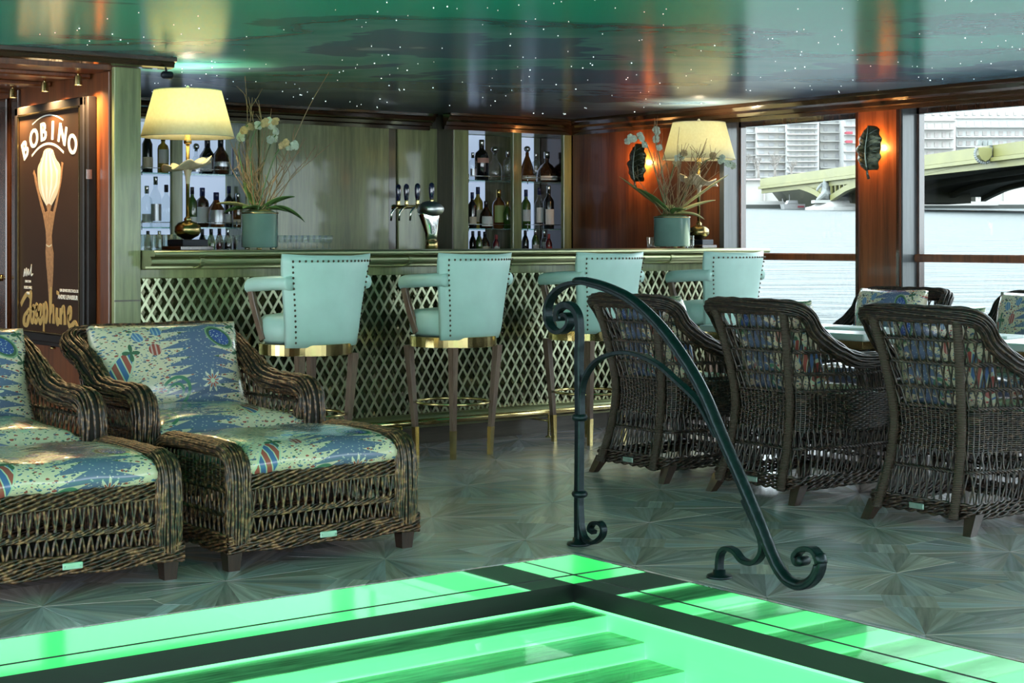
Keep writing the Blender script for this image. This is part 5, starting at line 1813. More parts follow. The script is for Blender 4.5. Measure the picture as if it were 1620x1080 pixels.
def bottle(x, y, z, kind, glass, cap, lab, labz, label, sc=1.0, capk='cap'):
    root = thing('bottle', label, 'bottle', (x, y, z), random.uniform(0, 6), 'bottles on the back bar shelves')
    P = [(r * sc, h * sc) for r, h in BT[kind]]
    key = (kind, sc, 'b')
    if key not in _bm:
        m = MB(); m.lathe(P, 18); _bm[key] = m
    MBx = _bm[key]; q = MB(); q.v, q.f, q.sm = list(MBx.v), list(MBx.f), list(MBx.sm)
    q.build('glass_body', glass, root)
    r, h = P[-1]
    q = MB()
    if capk == 'ball': q.lathe([(r * .9, h - .004), (r * .9, h + .008), (r * 1.7, h + .016), (r * 2.0, h + .032), (r * 1.3, h + .048), (.001, h + .053)], 14)
    else: q.lathe([(r * 1.12, h - .045 * sc), (r * 1.12, h + .006), (r * 1.0, h + .009)], 14)
    q.build('cap', cap, root)
    if lab:
        z0, z1 = labz
        def rad(zz_):
            for (ra, ha), (rb, hb) in zip(P[:-1], P[1:]):
                if ha <= zz_ <= hb: return lerp(ra, rb, (zz_ - ha) / max(1e-6, hb - ha))
            return P[0][0]
        zs = [lerp(z0 * sc, z1 * sc, i / 4) for i in range(5)]
        # wrap-around label facing the room
        root.rotation_euler = (0, 0, 0)
        rings = []
        for zz_ in zs: rings.append([((rad(zz_) + .0012) * math.sin(a), -(rad(zz_) + .0012) * math.cos(a), zz_) for a in [R(lerp(-72, 62, i / 12)) for i in range(13)]])
        q = MB(); q.loft(rings, False, False, True); q.build('paper_label', lab, root, fix=False)
    return root


def px_x(px, y): return on_y(px, 300, y).x


U_, L_, B_ = 1.6605, 1.2905, 1.0905
ROW = [
    # px, row, kind, glass, cap, label, (z0,z1), scale, capkind, words
    (233, U_, 'tall', 'bottle_dark', 'cap_blue', 'label_cream', (.03, .11), 1.0, 'cap', 'dark bottle with cream label, leftmost on the upper shelf beside the green post'),
    (258, U_, 'gin', 'bottle_yellow', 'cap_gold', 'label_white', (.07, .17), .95, 'cap', 'yellow spirit bottle with tall white label, partly under the left lamp shade'),
    (232, L_, 'gin', 'clear_glass', 'cap_silver', 'label_white', (.03, .09), 1.0, 'cap', 'clear gin bottle, leftmost on the lower shelf beside the green post'),
    (246, L_, 'tall', 'clear_glass', 'cap_silver', 'label_silver', (.04, .15), 1.05, 'cap', 'tall clear bottle with frosted label, second from the green post'),
    (263, L_, 'bordeaux', 'clear_glass', 'cap_dark', None, None, .95, 'cap', 'clear bottle with dark stopper, next to the veneer post left of the lamp stem'),
    (310, U_, 'squat', 'clear_glass', 'cap_silver', 'label_silver', (.02, .06), .75, 'ball', 'small clear decanter with ball stopper just right of the lamp dish'),
    (328, U_, 'squat', 'bottle_dark', 'cap_dark', 'label_white', (.02, .11), 1.12, 'cap', 'wide dark bottle with big white label below the left lamp shade'),
    (349, U_, 'squat', 'bottle_brown', 'cap_dark', 'label_silver', (.05, .08), 1.12, 'cap', 'round brown bottle with thin silver label, third on the upper shelf behind the lamp'),
    (374, U_, 'tall', 'bottle_dark', 'cap_dark', 'label_silver', (.04, .14), .95, 'cap', 'black bottle with silver label behind the orchid twigs'),
    (304, L_, 'bordeaux', 'bottle_green', 'cap_dark', 'label_white', (.03, .08), .9, 'cap', 'slim green bottle close to the lamp stem on the lower shelf'),
    (320, L_, 'whisky', 'bottle_brown', 'cap_blue', 'label_white', (.03, .13), 1.1, 'cap', 'whisky bottle with square white label right of the lamp stem'),
    (342, L_, 'squat', 'bottle_amber', 'cap_blue', 'label_silver', (.02, .11), 1.1, 'cap', 'amber bottle with shiny silver label, in the middle of the lower left shelf'),
    (362, L_, 'bordeaux', 'bottle_dark', 'cap_blue', 'label_white', (.03, .10), .95, 'cap', 'dark bottle half hidden behind the orchid leaf'),
    (376, L_, 'whisky', 'bottle_amber', 'cap_silver', 'label_cream', (.02, .06), .95, 'cap', 'amber bottle with low cream label right above the celadon pot'),
    (234, B_, 'small', 'bottle_dark', 'cap_dark', 'label_cream', (.02, .06), 1.1, 'cap', 'small dark bottle behind the tumblers, nearer the post'),
    (252, B_, 'small', 'clear_glass', 'cap_silver', 'label_white', (.02, .06), 1.1, 'cap', 'small clear bottle behind the tumblers, nearer the lamp'),
    (320, B_, 'small', 'bottle_dark', 'cap_dark', 'label_white', (.02, .06), 1.2, 'cap', 'small dark bottle behind the stemmed glasses, closest to the lamp base'),
    (334, B_, 'small', 'bottle_green', 'cap_dark', None, None, 1.2, 'cap', 'small green bottle behind the stemmed glasses'),
    (347, B_, 'small', 'bottle_red', 'cap_dark', None, None, 1.25, 'cap', 'small red bottle behind the stemmed glasses'),
    (360, B_, 'small', 'bottle_dark', 'cap_silver', None, None, 1.2, 'cap', 'small dark bottle with silver cap behind the stemmed glasses'),
    (374, B_, 'small', 'bottle_brown', 'cap_dark', None, None, 1.2, 'cap', 'small brown bottle next to the celadon pot'),
    (748, U_, 'gin', 'clear_glass', 'cap_silver', 'label_silver', (.04, .12), .75, 'cap', 'small clear bottle at the left end of the shelf right of the tap'),
    (762, U_, 'whisky', 'bottle_dark', 'cap_silver', 'label_pink', (.11, .14), 1.28, 'cap', 'tall black bottle with pink label and silver top'),
    (783, U_, 'squat', 'clear_glass', 'cap_silver', None, None, 1.0, 'ball', 'clear round decanter with ball stopper beside the black bottle'),
    (803, U_, 'gin', 'clear_glass', 'cap_silver', None, None, .85, 'cap', 'clear bottle at the dark right end of the upper shelf, left of the narrow post'),
    (747, L_, 'bordeaux', 'bottle_dark', 'cap_blue', 'label_cream', (.04, .10), .9, 'cap', 'dark bottle at the left end of the lower shelf right of the tap'),
    (756, L_, 'bordeaux', 'bottle_yellow', 'cap_blue', 'label_cream', (.05, .14), 1.05, 'cap', 'yellow bottle with navy cap, second on the lower shelf right of the tap'),
    (769, L_, 'squat', 'bottle_brown', 'cap_dark', 'label_white', (.02, .10), .95, 'cap', 'brown round bottle with white label in the middle of the lower shelf'),
    (789, L_, 'whisky', 'bottle_amber', 'cap_gold', 'label_green', (.04, .15), 1.22, 'cap', 'tall amber bottle with pale green label and gold top'),
    (803, L_, 'small', 'bottle_green', 'cap_gold', None, None, 1.4, 'cap', 'small green bottle beside the tall amber one'),
    (748, B_, 'small', 'bottle_dark', 'cap_dark', None, None, 1.15, 'cap', 'small dark bottle at counter level, leftmost right of the tap'),
    (758, B_, 'small', 'bottle_green', 'cap_dark', None, None, 1.15, 'cap', 'small green bottle at counter level right of the tap'),
    (767, B_, 'squat', 'bottle_brown', 'cap_dark', 'label_cream', (.04, .08), .78, 'cap', 'squat brown bottle at counter level right of the tap'),
    (785, B_, 'mini', 'bottle_red', 'cap_red', 'label_white', (.02, .05), 1.2, 'cap', 'little red bottle at counter level, left of the narrow post'),
    (834, U_, 'cone', 'bottle_amber', 'cap_silver', 'label_cream', (.02, .05), 1.05, 'ball', 'cone-shaped amber decanter with glass stopper'),
    (848, U_, 'gin', 'clear_glass', 'cap_silver', None, None, .8, 'cap', 'small clear bottle between the two brandy decanters'),
    (865, U_, 'dome', 'bottle_brown', 'cap_silver', 'label_white', (.02, .055), .98, 'cap', 'wide dome-shaped brandy bottle with arched white label'),
    (832, L_, 'bordeaux', 'bottle_green', 'cap_blue', 'label_white', (.06, .15), 1.0, 'cap', 'green vermouth bottle with oval white label'),
    (853, L_, 'tall', 'clear_glass', 'cap_blue', 'label_white', (.05, .17), 1.0, 'cap', 'clear vermouth bottle with oval white label and navy neck'),
    (868, L_, 'bordeaux', 'bottle_dark', 'cap_silver', 'label_white', (.03, .14), 1.12, 'cap', 'dark wine bottle with large square white label'),
    (831, B_, 'small', 'bottle_dark', 'cap_dark', None, None, 1.2, 'cap', 'small dark bottle at counter level right of the narrow post'),
    (847, B_, 'small', 'bottle_green', 'cap_silver', 'label_white', (.03, .06), 1.25, 'cap', 'small green bottle with white label at counter level right of the narrow post'),
    (861, B_, 'small', 'clear_glass', 'cap_silver', 'label_white', (.05, .08), 1.2, 'cap', 'small clear bottle with silver cap at counter level near the right wall'),
    (868, B_, 'mini', 'bottle_red', 'cap_red', 'label_red', (.02, .05), 1.25, 'cap', 'little red sauce-like bottle at counter level nearest the right wall'),
]
_k = 0
for px, z, kind, glass, cap, lab, lz, sc, ck, words in ROW:
    _k += 1
    y = ((10.44 if px < 500 else 10.275) if z > B_ else (10.41 if px < 500 else 10.25)) + (.08 if _k % 2 else 0)
    bottle(px_x(px, y), y, z, kind, glass, cap, lab, lz, words, sc, ck)

# ------------------------------------------------------------------ leaf-shaped wall lights
def make_sconce():
    root = thing('leaf_wall_light', '', 'wall light')
    # local: wall plane at x=0, light projects to -x; leaf in the y-z plane
    m = MB(); m.lathe([(.03, 0), (.03, -.012), (.012, -.016), (.012, -.05)], 14, (0, 0, 0), ax='x'); m.build('wall_mount', 'bronze', root)
    NZ, NQ = 26, 9
    def leaf_pt(t, q):
        # t 0 (stem) .. 1 (tip)
        w = .098 * (math.sin(PI * min(1, .06 + t * .93)) ** .40) * (1 + .07 * math.sin(t * 29) * (1 if abs(q) > .8 else abs(q)))
        z = -.125 + t * .285
        y = q * w + .008 * math.sin(t * 5)
        x = -.062 + .030 * q * q + .006 * math.cos(t * 20) * abs(q) - .012 * math.sin(PI * t)
        return (x, y, z)
    vs, fs = [], []
    for i in range(NZ + 1):
        for j in range(NQ): vs.append(leaf_pt(i / NZ, -1 + 2 * j / (NQ - 1)))
    n0 = len(vs); vs += [(x + .004, y, z) for x, y, z in vs]
    for i in range(NZ):
        for j in range(NQ - 1):
            a = i * NQ + j; fs.append((a, a + 1, a + NQ + 1, a + NQ)); fs.append((n0 + a + NQ, n0 + a + NQ + 1, n0 + a + 1, n0 + a))
        for j in (0, NQ - 1):
            a = i * NQ + j; fs.append((a, a + NQ, n0 + a + NQ, n0 + a))
    for j in range(NQ - 1):
        fs.append((j, j + 1, n0 + j + 1, n0 + j)); a = NZ * NQ + j; fs.append((a, a + 1, n0 + a + 1, n0 + a))
    m = MB(); m.add(vs, fs, True); lf = m.build('leaf', 'bronze', root)
    m = MB()
    m.tube([(leaf_pt(t, 0)[0] - .004, leaf_pt(t, 0)[1], leaf_pt(t, 0)[2]) for t in [i / 12 for i in range(13)]], [lerp(.0075, .003, i / 12) for i in range(13)], 6)
    m.tube([(-.05, 0, -.18), (-.064, 0, -.15), (-.066, 0, -.12)], [.010, .008, .007], 7)
    for k in range(6):
        t0 = .08 + k * .14
        for s in (-1, 1):
            pts = []
            for i in range(5):
                e = i / 4; p = leaf_pt(min(1, t0 + e * .14), s * e * .92); pts.append((p[0] - .003, p[1], p[2]))
            m.tube(pts, [lerp(.004, .0018, i / 4) for i in range(5)], 5)
            pts = []
            for i in range(4):
                e = i / 3; p = leaf_pt(min(1, max(0, t0 + .07 - e * .03)), s * (.45 + e * .4)); pts.append((p[0] - .003, p[1], p[2]))
            m.tube(pts, .002, 5)
    m.build('veins', 'bronze_vein', lf)
    m = MB(); m.lathe([(.006, -.02), (.008, -.01), (.008, .02), (.004, .03)], 10, (-.026, 0, 0)); m.build('light_bulb', 'bulb_glow', root)
    for yo in (-.045, .03): lamp_point('sconce_light', (-.036, yo, .02), 9.0, (1.0, .46, .13), .012, root)
    return root


GSC = 'bronze leaf wall lights'
sc0 = make_sconce(); sc0.location = (WX - .012, 7.036, 1.775)
tag(sc0, 'bronze leaf-shaped wall light glowing on the pilaster between the windows', 'wall light', GSC)
sc1 = dup(sc0, (WX - .012, 9.285, 1.765), 0, 'bronze leaf-shaped wall light behind the right orchid', GSC)

# ------------------------------------------------------------------ poster
PXW = 3.46
poster = thing('framed_poster', 'tall framed brown show poster on the mahogany partition', 'poster', (PXW, 8.715, .64))
# local: y from +.5 (left in the photo) to -.5 (right); z 0..1.31; faces -x
PW, PH = .497, 1.315


def pp_(name, mb, mat, parent=poster): return mb.build(name, mat, parent)


m = MB(); m.bbox((-.05, -PW - .03, -.02), (-.002, PW, PH), .004); pp_('case', m, 'frame_dark')
fr = MB()
for lo, hi in (((-.064, -PW, 0), (-.048, -PW + .05, PH)), ((-.064, PW - .05, 0), (-.048, PW, PH)), ((-.064, -PW, 0), (-.048, PW, .05)), ((-.064, -PW, PH - .05), (-.048, PW, PH))):
    q = MB(); q.bbox(lo, hi, .006); pp_('frame_bar', q, 'frame_dark')
for lo, hi in (((-.067, -PW + .05, .05), (-.058, -PW + .056, PH - .05)), ((-.067, PW - .056, .05), (-.058, PW - .05, PH - .05)), ((-.067, -PW + .05, .05), (-.058, PW - .05, .056)), ((-.067, -PW + .05, PH - .056), (-.058, PW - .05, PH - .05))):
    q = MB(); q.box(lo, hi); pp_('gilt_slip', q, 'brass_old')
m = MB(); m.box((-.054, -PW + .05, .05), (-.050, PW - .05, PH - .05)); pp_('sheet', m, 'poster_brown')
sheet = [o for o in poster.children if o.name.startswith('sheet')][0]
# artwork is placed in sheet fractions: a 0..1 left to right, b 0..1 bottom to top
SW, SH = 2 * (PW - .05), PH - .1


def sp(a, b, x=-.0545): return (x, PW - .05 - a * SW, .05 + b * SH)


LAY = [0]


def layer():
    LAY[0] += 1
    return .0004 + LAY[0] * .00003


def flat_poly(pts, mat, name):
    depth = layer()
    m = MB(); m.loft([[sp(a, b, -.0541) for a, b in pts], [sp(a, b, -.0541 - depth) for a, b in pts]], True); return m.build(name, mat, sheet)


def ribbon(pts, w, mat, name, n=6):
    """flat brush stroke of varying width through pts (a,b)"""
    P = catmull([(a * SW, b * SH, 0) for a, b in pts], n); m = MB(); dp_ = layer()
    L, Rr = [], []
    for i, p in enumerate(P):
        t = (P[min(i + 1, len(P) - 1)] - P[max(i - 1, 0)]).normalized(); nn = Vector((-t.y, t.x, 0))
        ww = w[0] + (w[1] - w[0]) * (.5 + .5 * math.sin(i * .55)) if isinstance(w, tuple) else w
        L.append(p + nn * ww / 2); Rr.append(p - nn * ww / 2)
    for i in range(len(P) - 1):
        q = [L[i], L[i + 1], Rr[i + 1], Rr[i]]
        m.loft([[sp(v.x / SW, v.y / SH, -.0541) for v in q], [sp(v.x / SW, v.y / SH, -.0541 - dp_) for v in q]], True)
    return m.build(name, mat, sheet)


def text_obj(s, a, b, size, mat, rot=0.0, squash=1.0, name='lettering', bold=0.0, align='CENTER', heavy=0.0):
    cu = bpy.data.curves.new('lettering', 'FONT'); cu.body = s; cu.size = size; cu.align_x = align; cu.align_y = 'BOTTOM_BASELINE'
    cu.extrude = .0004; cu.offset = bold
    tmp = bpy.data.objects.new('tmp_text', cu); COL.objects.link(tmp)
    bpy.context.view_layer.update()
    me = bpy.data.meshes.new_from_object(tmp.evaluated_get(bpy.context.evaluated_depsgraph_get()))
    bpy.data.objects.remove(tmp); bpy.data.curves.remove(cu)
    me.materials.clear()
    # text plane xy -> poster plane: x -> -y, y -> z
    c, s_ = math.cos(rot), math.sin(rot)
    ox, oy, oz = sp(a, b, -.0546 - layer())
    for v in me.vertices:
        x, y = v.co.x * squash, v.co.y
        x, y = x * c - y * s_, x * s_ + y * c
        v.co = (ox - v.co.z, oy - x, oz + y)
    if heavy:      # thicken the strokes sideways with shifted copies laid over one another
        base_v = [v.co.copy() for v in me.vertices]; base_f = [tuple(p.vertices) for p in me.polygons]
        vv, ff = [], []
        for k_ in (-1, 0, 1):
            o_ = len(vv); vv += [(v.x - .00012 * k_, v.y + heavy * k_, v.z) for v in base_v]; ff += [tuple(i_ + o_ for i_ in f_) for f_ in base_f]
        me = bpy.data.meshes.new('lettering'); me.from_pydata(vv, [], ff)
    me.update()
    return link(name, me, mat, sheet)


# arched title
word = 'BOBINO'
for i, ch in enumerate(word):
    t = (i - 2.5) / 2.5
    a = .485 + t * .36; b = .876 - .070 * t * t
    text_obj(ch, a, b, .142, 'ink_white', -t * .50, 1.12, 'title_letter', .0028, heavy=.0045)
arcp = [(.475 + t * .25, .985 - .032 * t * t) for t in [-1, -.6, -.2, .2, .6, 1]]
ribbon(arcp, .007, 'ink_white', 'title_rule')
ribbon([(.475 + t * .26, .856 - .034 * t * t * 1.4) for t in [-1, -.6, -.2, .2, .6, 1]], .013, 'ink_white', 'title_rule')
# slender dancer with raised arms and plumed headdress
flat_poly([(.40, .54), (.455, .55), (.50, .555), (.545, .55), (.60, .54), (.57, .49), (.545, .44), (.55, .40), (.575, .36), (.57, .28), (.55, .18), (.535, .10), (.525, .045), (.505, .045), (.505, .12), (.485, .22), (.455, .31), (.445, .37), (.455, .41), (.45, .46), (.425, .50)], 'ink_tan', 'dancer_figure')
ribbon([(.43, .53), (.36, .60), (.30, .67), (.27, .715), (.245, .735)], (.022, .03), 'ink_tan', 'raised_arm')
ribbon([(.57, .53), (.63, .60), (.675, .67), (.70, .72), (.715, .765)], (.022, .03), 'ink_tan', 'raised_arm')
flat_poly([(.46, .57), (.465, .605), (.50, .62), (.535, .605), (.54, .57), (.52, .55), (.48, .55)], 'ink_tan', 'head')
flat_poly([(.47, .59), (.40, .62), (.345, .68), (.335, .74), (.37, .79), (.44, .82), (.50, .83), (.56, .81), (.62, .77), (.66, .72), (.645, .66), (.59, .61), (.53, .59)], 'label_cream', 'headdress')
for k in range(9):
    t = (k - 4) / 4
    ribbon([(.50 + t * .03, .585), (.50 + t * .15, .66), (.50 + t * .17, .73), (.49 + t * .12, .80 - .03 * abs(t)), (.49 + t * .06, .835 - .02 * abs(t))], (.022, .038), 'ink_white' if k % 2 else 'label_cream', 'plume')
ribbon([(.455, .40), (.50, .392), (.545, .40)], .008, 'label_cream', 'belt')
# small print
for i, (s, a, b, sz) in enumerate((('UN GRAND SPECTACLE DE', .82, .192, .021), ('ANDRE LEVASSEUR', .80, .160, .032), ('DIRECTION', .155, .225, .017), ('MUSIC-HALL', .155, .195, .022), ('PARIS', .155, .170, .018))):
    text_obj(s, a, b, sz, 'ink_white', 0, 1.0, 'small_print', .0008)
ribbon([(.075, .25), (.095, .285), (.10, .255), (.125, .29), (.13, .255), (.155, .285), (.165, .26), (.20, .29), (.21, .305), (.205, .26), (.235, .265)], .008, 'ink_white', 'signature')
# handwritten name across the foot
G_ = 'ink_gold'
SC = lambda P: [(a_ * 1.0, .036 + b_ * 1.65) for a_, b_ in P]
ribbon(SC([(.03, .050), (.08, .068), (.14, .082), (.19, .075)]), .030, G_, 'script_stroke')
ribbon(SC([(.19, .092), (.20, .068), (.17, .02), (.13, -.005), (.085, .0), (.10, .022), (.17, .035)]), (.024, .042), G_, 'script_stroke')
for pts in ([(.235, .045), (.205, .035), (.205, .010), (.235, .008), (.255, .028), (.235, .045), (.27, .044)],
            [(.27, .044), (.305, .052), (.285, .030), (.315, .020), (.295, .004), (.265, .010)],
            [(.325, .028), (.365, .032), (.375, .050), (.345, .046), (.335, .018), (.36, .006), (.40, .022)],
            [(.415, .060), (.42, .02), (.415, -.018)], [(.42, .040), (.45, .058), (.475, .038), (.455, .012), (.425, .016)],
            [(.535, .105), (.525, .05), (.515, .008)], [(.525, .035), (.565, .052), (.575, .03), (.575, .006)],
            [(.63, .050), (.625, .02), (.64, .006), (.665, .02)], [(.64, .085), (.645, .095)],
            [(.69, .05), (.69, .006)], [(.695, .035), (.735, .052), (.75, .03), (.755, .006)],
            [(.80, .026), (.845, .030), (.85, .050), (.815, .046), (.805, .016), (.845, .002), (.91, .016), (.955, .0)]):
    ribbon(SC(pts), (.022, .036), G_, 'script_stroke', 5)
m = MB(); m.lathe([(.016, 0), (.016, .01), (.008, .014)], 12, (-.04, -.02, -.035)); pp_('frame_clip', m, 'brass_old')
m = MB(); m.box((-.06, -PW - .034, .88), (-.03, -PW - .028, .93)); pp_('frame_lock', m, 'cap_silver')

# picture lights on the passage ceiling
for i, (y, lab) in enumerate(((8.16, 'small bright brass spot light above the right corner of the poster'), (8.62, 'small brass spot light above the middle of the poster'), (9.10, 'small brass spot light above the left corner of the poster'))):
    x = 3.345
    s = thing('spot_light', lab, 'spotlight', (x, y, 2.05), 0, 'picture lights above the poster')
    m = MB(); m.tube([(0, 0, .03), (0, 0, -.012)], .006, 8); m.build('stem', 'brass_old', s)
    m = MB(); m.lathe([(.016, .02), (.020, .0), (.022, -.03)], 14, (0, 0, -.015), cap=False); m.build('shade', 'brass_old', s)
    m = MB(); m.lathe([(.014, -.042), (.017, -.034), (.014, -.026)], 12); m.build('lens', 'spot_glow', s)
    l = bpy.data.lights.new('picture_light', 'SPOT'); l.energy = 75; l.color = (1, .66, .30); l.spot_size = R(150); l.spot_blend = 1.0; l.shadow_soft_size = .02
    lo = bpy.data.objects.new('picture_light', l); COL.objects.link(lo); lo.parent = s; lo.location = (0, 0, -.046)
    lo.rotation_euler = Vector((.10, 0, -.75)).to_track_quat('-Z', 'Y').to_euler()
# black spot head on the beam end
s = thing('ceiling_spot', 'small black spot light at the end of the passage beam', 'spotlight', (3.70, 7.87, 2.094))
m = MB(); m.tube([(0, 0, 0), (0, -.01, -.03)], .006, 8); m.build('arm', 'black_block', s)
m = MB(); m.lathe([(.012, -.03), (.02, -.02), (.02, .025), (.016, .03)], 12, (0, -.015, -.04), ax='x'); m.build('head', 'black_block', s)

# ------------------------------------------------------------------ tables by the windows
def make_table(x0, x1, y0, y1, label):
    root = thing('window_table', label, 'table', ((x0 + x1) / 2, (y0 + y1) / 2, 0), 0, 'white tables by the windows')
    w, d = (x1 - x0) / 2, (y1 - y0) / 2
    m = MB(); m.bbox((-w, -d, .705), (w, d, .74), .006); m.build('table_top', 'table_white', root)
    m = MB(); m.bbox((-w + .05, -d + .05, .66), (w - .05, d - .05, .705), .004); m.build('apron', 'brass_old', root)
    for sx in (-1, 1):
        for sy in (-1, 1):
            m = MB(); m.lathe([(.016, 0), (.02, .02), (.028, .6), (.03, .66)], 12, (sx * (w - .09), sy * (d - .09), 0)); m.build('leg', 'leg_wood', root)


make_table(6.20, 6.83, 5.36, 6.52, 'white table in front of the middle and far wicker armchairs')
make_table(6.20, 6.83, 4.02, 5.24, 'white table at the right edge in front of the nearest wicker armchair')
for x, y, a, lab in ((6.55, 5.72, 12, 'white menu card on the table behind the middle wicker armchair'), (6.50, 6.32, -8, 'white menu card near the bar end of the farther table'), (6.52, 4.86, 10, 'white menu card on the table at the right edge')):
    m = MB(); m.bbox((-.09, -.13, 0), (.09, .13, .012), .001); o = m.build('menu_card', 'paper'); o.location = (x, y, .7402); o.rotation_euler = (0, 0, R(a)); tag(o, lab, 'menu')
# ------------------------------------------------------------------ outside: the river, quay, bridge, houses
QD = 210.0
def lvl(px, py, d): return at(px, py, d)


a, b_, c_, d_ = at(700, 326, 420), at(2600, 326, 420), at(2600, 520, 11.6), at(700, 520, 11.6)
# river surface: a wide sheet seen as the moored boat lists a little
nrm_far_l, nrm_far_r = at(-300, 326, 300), at(3600, 326, 300)
near_z = at(1300, 520, 12.0).z
k_ = (at(1300, 326, 300).z - near_z) / (300 - 12.0)
def river_z(d): return near_z + k_ * (d - 12.0)
def g(l, d): return Vector((l * CA + d * SA, -l * SA + d * CA, river_z(d)))
m = MB(); NG = 24
vs = [g(-140, 12), g(260, 12), g(260, 320), g(-140, 320)]
# keep the water outside the hull
vs = [Vector((8.9, -70, 0)), Vector((330, -70, 0)), Vector((330, 340, 0)), Vector((8.9, 340, 0))]
for v in vs: v.z = river_z(v.x * SA + v.y * CA)
m.add(vs + [v - Vector((0, 0, .6)) for v in vs], [(0, 1, 2, 3), (7, 6, 5, 4), (0, 4, 5, 1), (1, 5, 6, 2), (2, 6, 7, 3), (3, 7, 4, 0)])
rv = m.build('river', 'river_water'); tag(rv, 'pale rippled river beyond the windows', 'water', kind='stuff')


def LD(px, d): return (px - 810.0) / FPX * d      # lateral metres at depth d


def P3(l, d, z): return Vector((l * CA + d * SA, -l * SA + d * CA, z))


def quad_box(mb, l0, l1, d0, d1, z0, z1):
    c = [P3(l0, d0, z0), P3(l1, d0, z0), P3(l1, d1, z0), P3(l0, d1, z0), P3(l0, d0, z1), P3(l1, d0, z1), P3(l1, d1, z1), P3(l0, d1, z1)]
    mb.add(c, [(0, 3, 2, 1), (4, 5, 6, 7), (0, 1, 5, 4), (1, 2, 6, 5), (2, 3, 7, 6), (3, 0, 4, 7)])


def zpx(py, d): return CAM_H - (py - HORIZON) / FPX * d


def pbox_px(mb, px0, px1, py0, py1, d0, d1): quad_box(mb, LD(px0, d0), LD(px1, d0), d0, d1, zpx(py1, d0), zpx(py0, d0))


# quay wall
q = thing('stone_quay', 'pale stone quay wall along the far river bank', 'quay', at(1400, 326, QD))
def qpart(name, mb, mat, parent, o):
    mb.v = [tuple(Vector(v) - o) for v in mb.v]; return mb.build(name, mat, parent)
qo = at(1400, 326, QD); q.location = qo
m = MB(); pbox_px(m, 900, 1760, 284, 330, QD, QD + 14); qpart('upper_wall', m, 'stone_quay', q, qo)
m = MB(); pbox_px(m, 880, 1780, 318, 330, QD - 6, QD); qpart('lower_quay', m, 'stone_pale', q, qo)
m = MB(); pbox_px(m, 880, 1780, 323.5, 331, QD - 6.6, QD - 6); qpart('waterline', m, 'stone_dark', q, qo)
m = MB(); pbox_px(m, 900, 1760, 282, 285, QD - .6, QD + 1); qpart('coping', m, 'stone_pale', q, qo)
for px in range(1170, 1640, 38):
    m = MB(); pbox_px(m, px, px + 2.5, 285, 318, QD - .35, QD); qpart('buttress', m, 'stone_quay', q, qo)


def building(px0, px1, top, d, mat, label, rows, cols, wmat, win=(.45, .5), name='apartment_building', extras=()):
    o = at((px0 + px1) / 2, 284, d)
    root = thing(name, label, 'building', o, 0, 'apartment blocks beyond the river')
    m = MB(); pbox_px(m, px0, px1, top, 284, d, d + 14); qpart('facade', m, mat, root, o)
    m = MB(); pbox_px(m, px0 - .6, px1 + .6, top - 1.2, top + 1.2, d - .5, d + 14); qpart('roof_edge', m, 'stone_pale', root, o)
    m = MB()
    H_ = 284 - top
    for r_ in range(rows):
        for c in range(cols):
            cx = px0 + (c + .5) * (px1 - px0) / cols; cy = top + (r_ + .6) * H_ / (rows + .3)
            ww = (px1 - px0) / cols * win[0] / 2; hh = H_ / rows * win[1] / 2
            pbox_px(m, cx - ww, cx + ww, cy - hh, cy + hh, d - .12, d + .2)
    tag(qpart('windows', m, wmat, root, o), 'rows of far windows', kind='stuff')
    m = MB()
    for r_ in range(rows):
        cy = top + (r_ + .95) * H_ / (rows + .3); pbox_px(m, px0 + 1, px1 - 1, cy - .5, cy + .8, d - 1.1, d)
    tag(qpart('balcony_slabs', m, 'stone_pale', root, o), kind='stuff')
    for (x0, x1, y0, y1, mt) in extras: m = MB(); pbox_px(m, x0, x1, y0, y1, d - 1.4, d - .1); qpart('awning', m, mt, root, o)


building(1120, 1196, 200, 236, 'facade_white', 'pale apartment block with wide balconies, leftmost in the left window', 7, 4, 'facade_window', (.62, .42))
building(1197, 1244, 198, 234, 'facade_cream', 'cream apartment block with balcony rows left of the slim tower', 7, 3, 'facade_window', (.55, .45))
building(1245, 1296, 178, 232, 'facade_white', 'white apartment tower dotted with small square windows', 12, 5, 'facade_window', (.36, .40), 'apartment_tower')
building(1297, 1334, 168, 234, 'facade_white', 'plain white apartment block right of the tower', 8, 2, 'facade_window', (.30, .42))
building(1335, 1402, 160, 230, 'facade_white', 'white apartment block with red awnings beside the pilaster', 9, 4, 'facade_window', (.5, .5), extras=((1339, 1349, 208, 212, 'awning_red'), (1339, 1349, 222, 226, 'awning_red')))
building(1403, 1512, 190, 240, 'facade_cream', 'long pale stone block at the left of the right window', 6, 9, 'facade_pink', (.5, .5))
building(1513, 1680, 186, 244, 'facade_white', 'long pale stone block with dormers at the right edge', 6, 13, 'facade_pink', (.5, .42))
o = at(1560, 180, 246); r_ = thing('mansard_block', 'white mansard roof with small dormers behind the long block', 'building', o)
m = MB(); pbox_px(m, 1455, 1640, 172, 190, 248, 258); qpart('roof', m, 'facade_white', r_, o)
m = MB()
for k in range(14): x = 1462 + k * 13; pbox_px(m, x, x + 5, 176, 182, 247.4, 248.2)
tag(qpart('dormers', m, 'facade_pink', r_, o), kind='stuff')

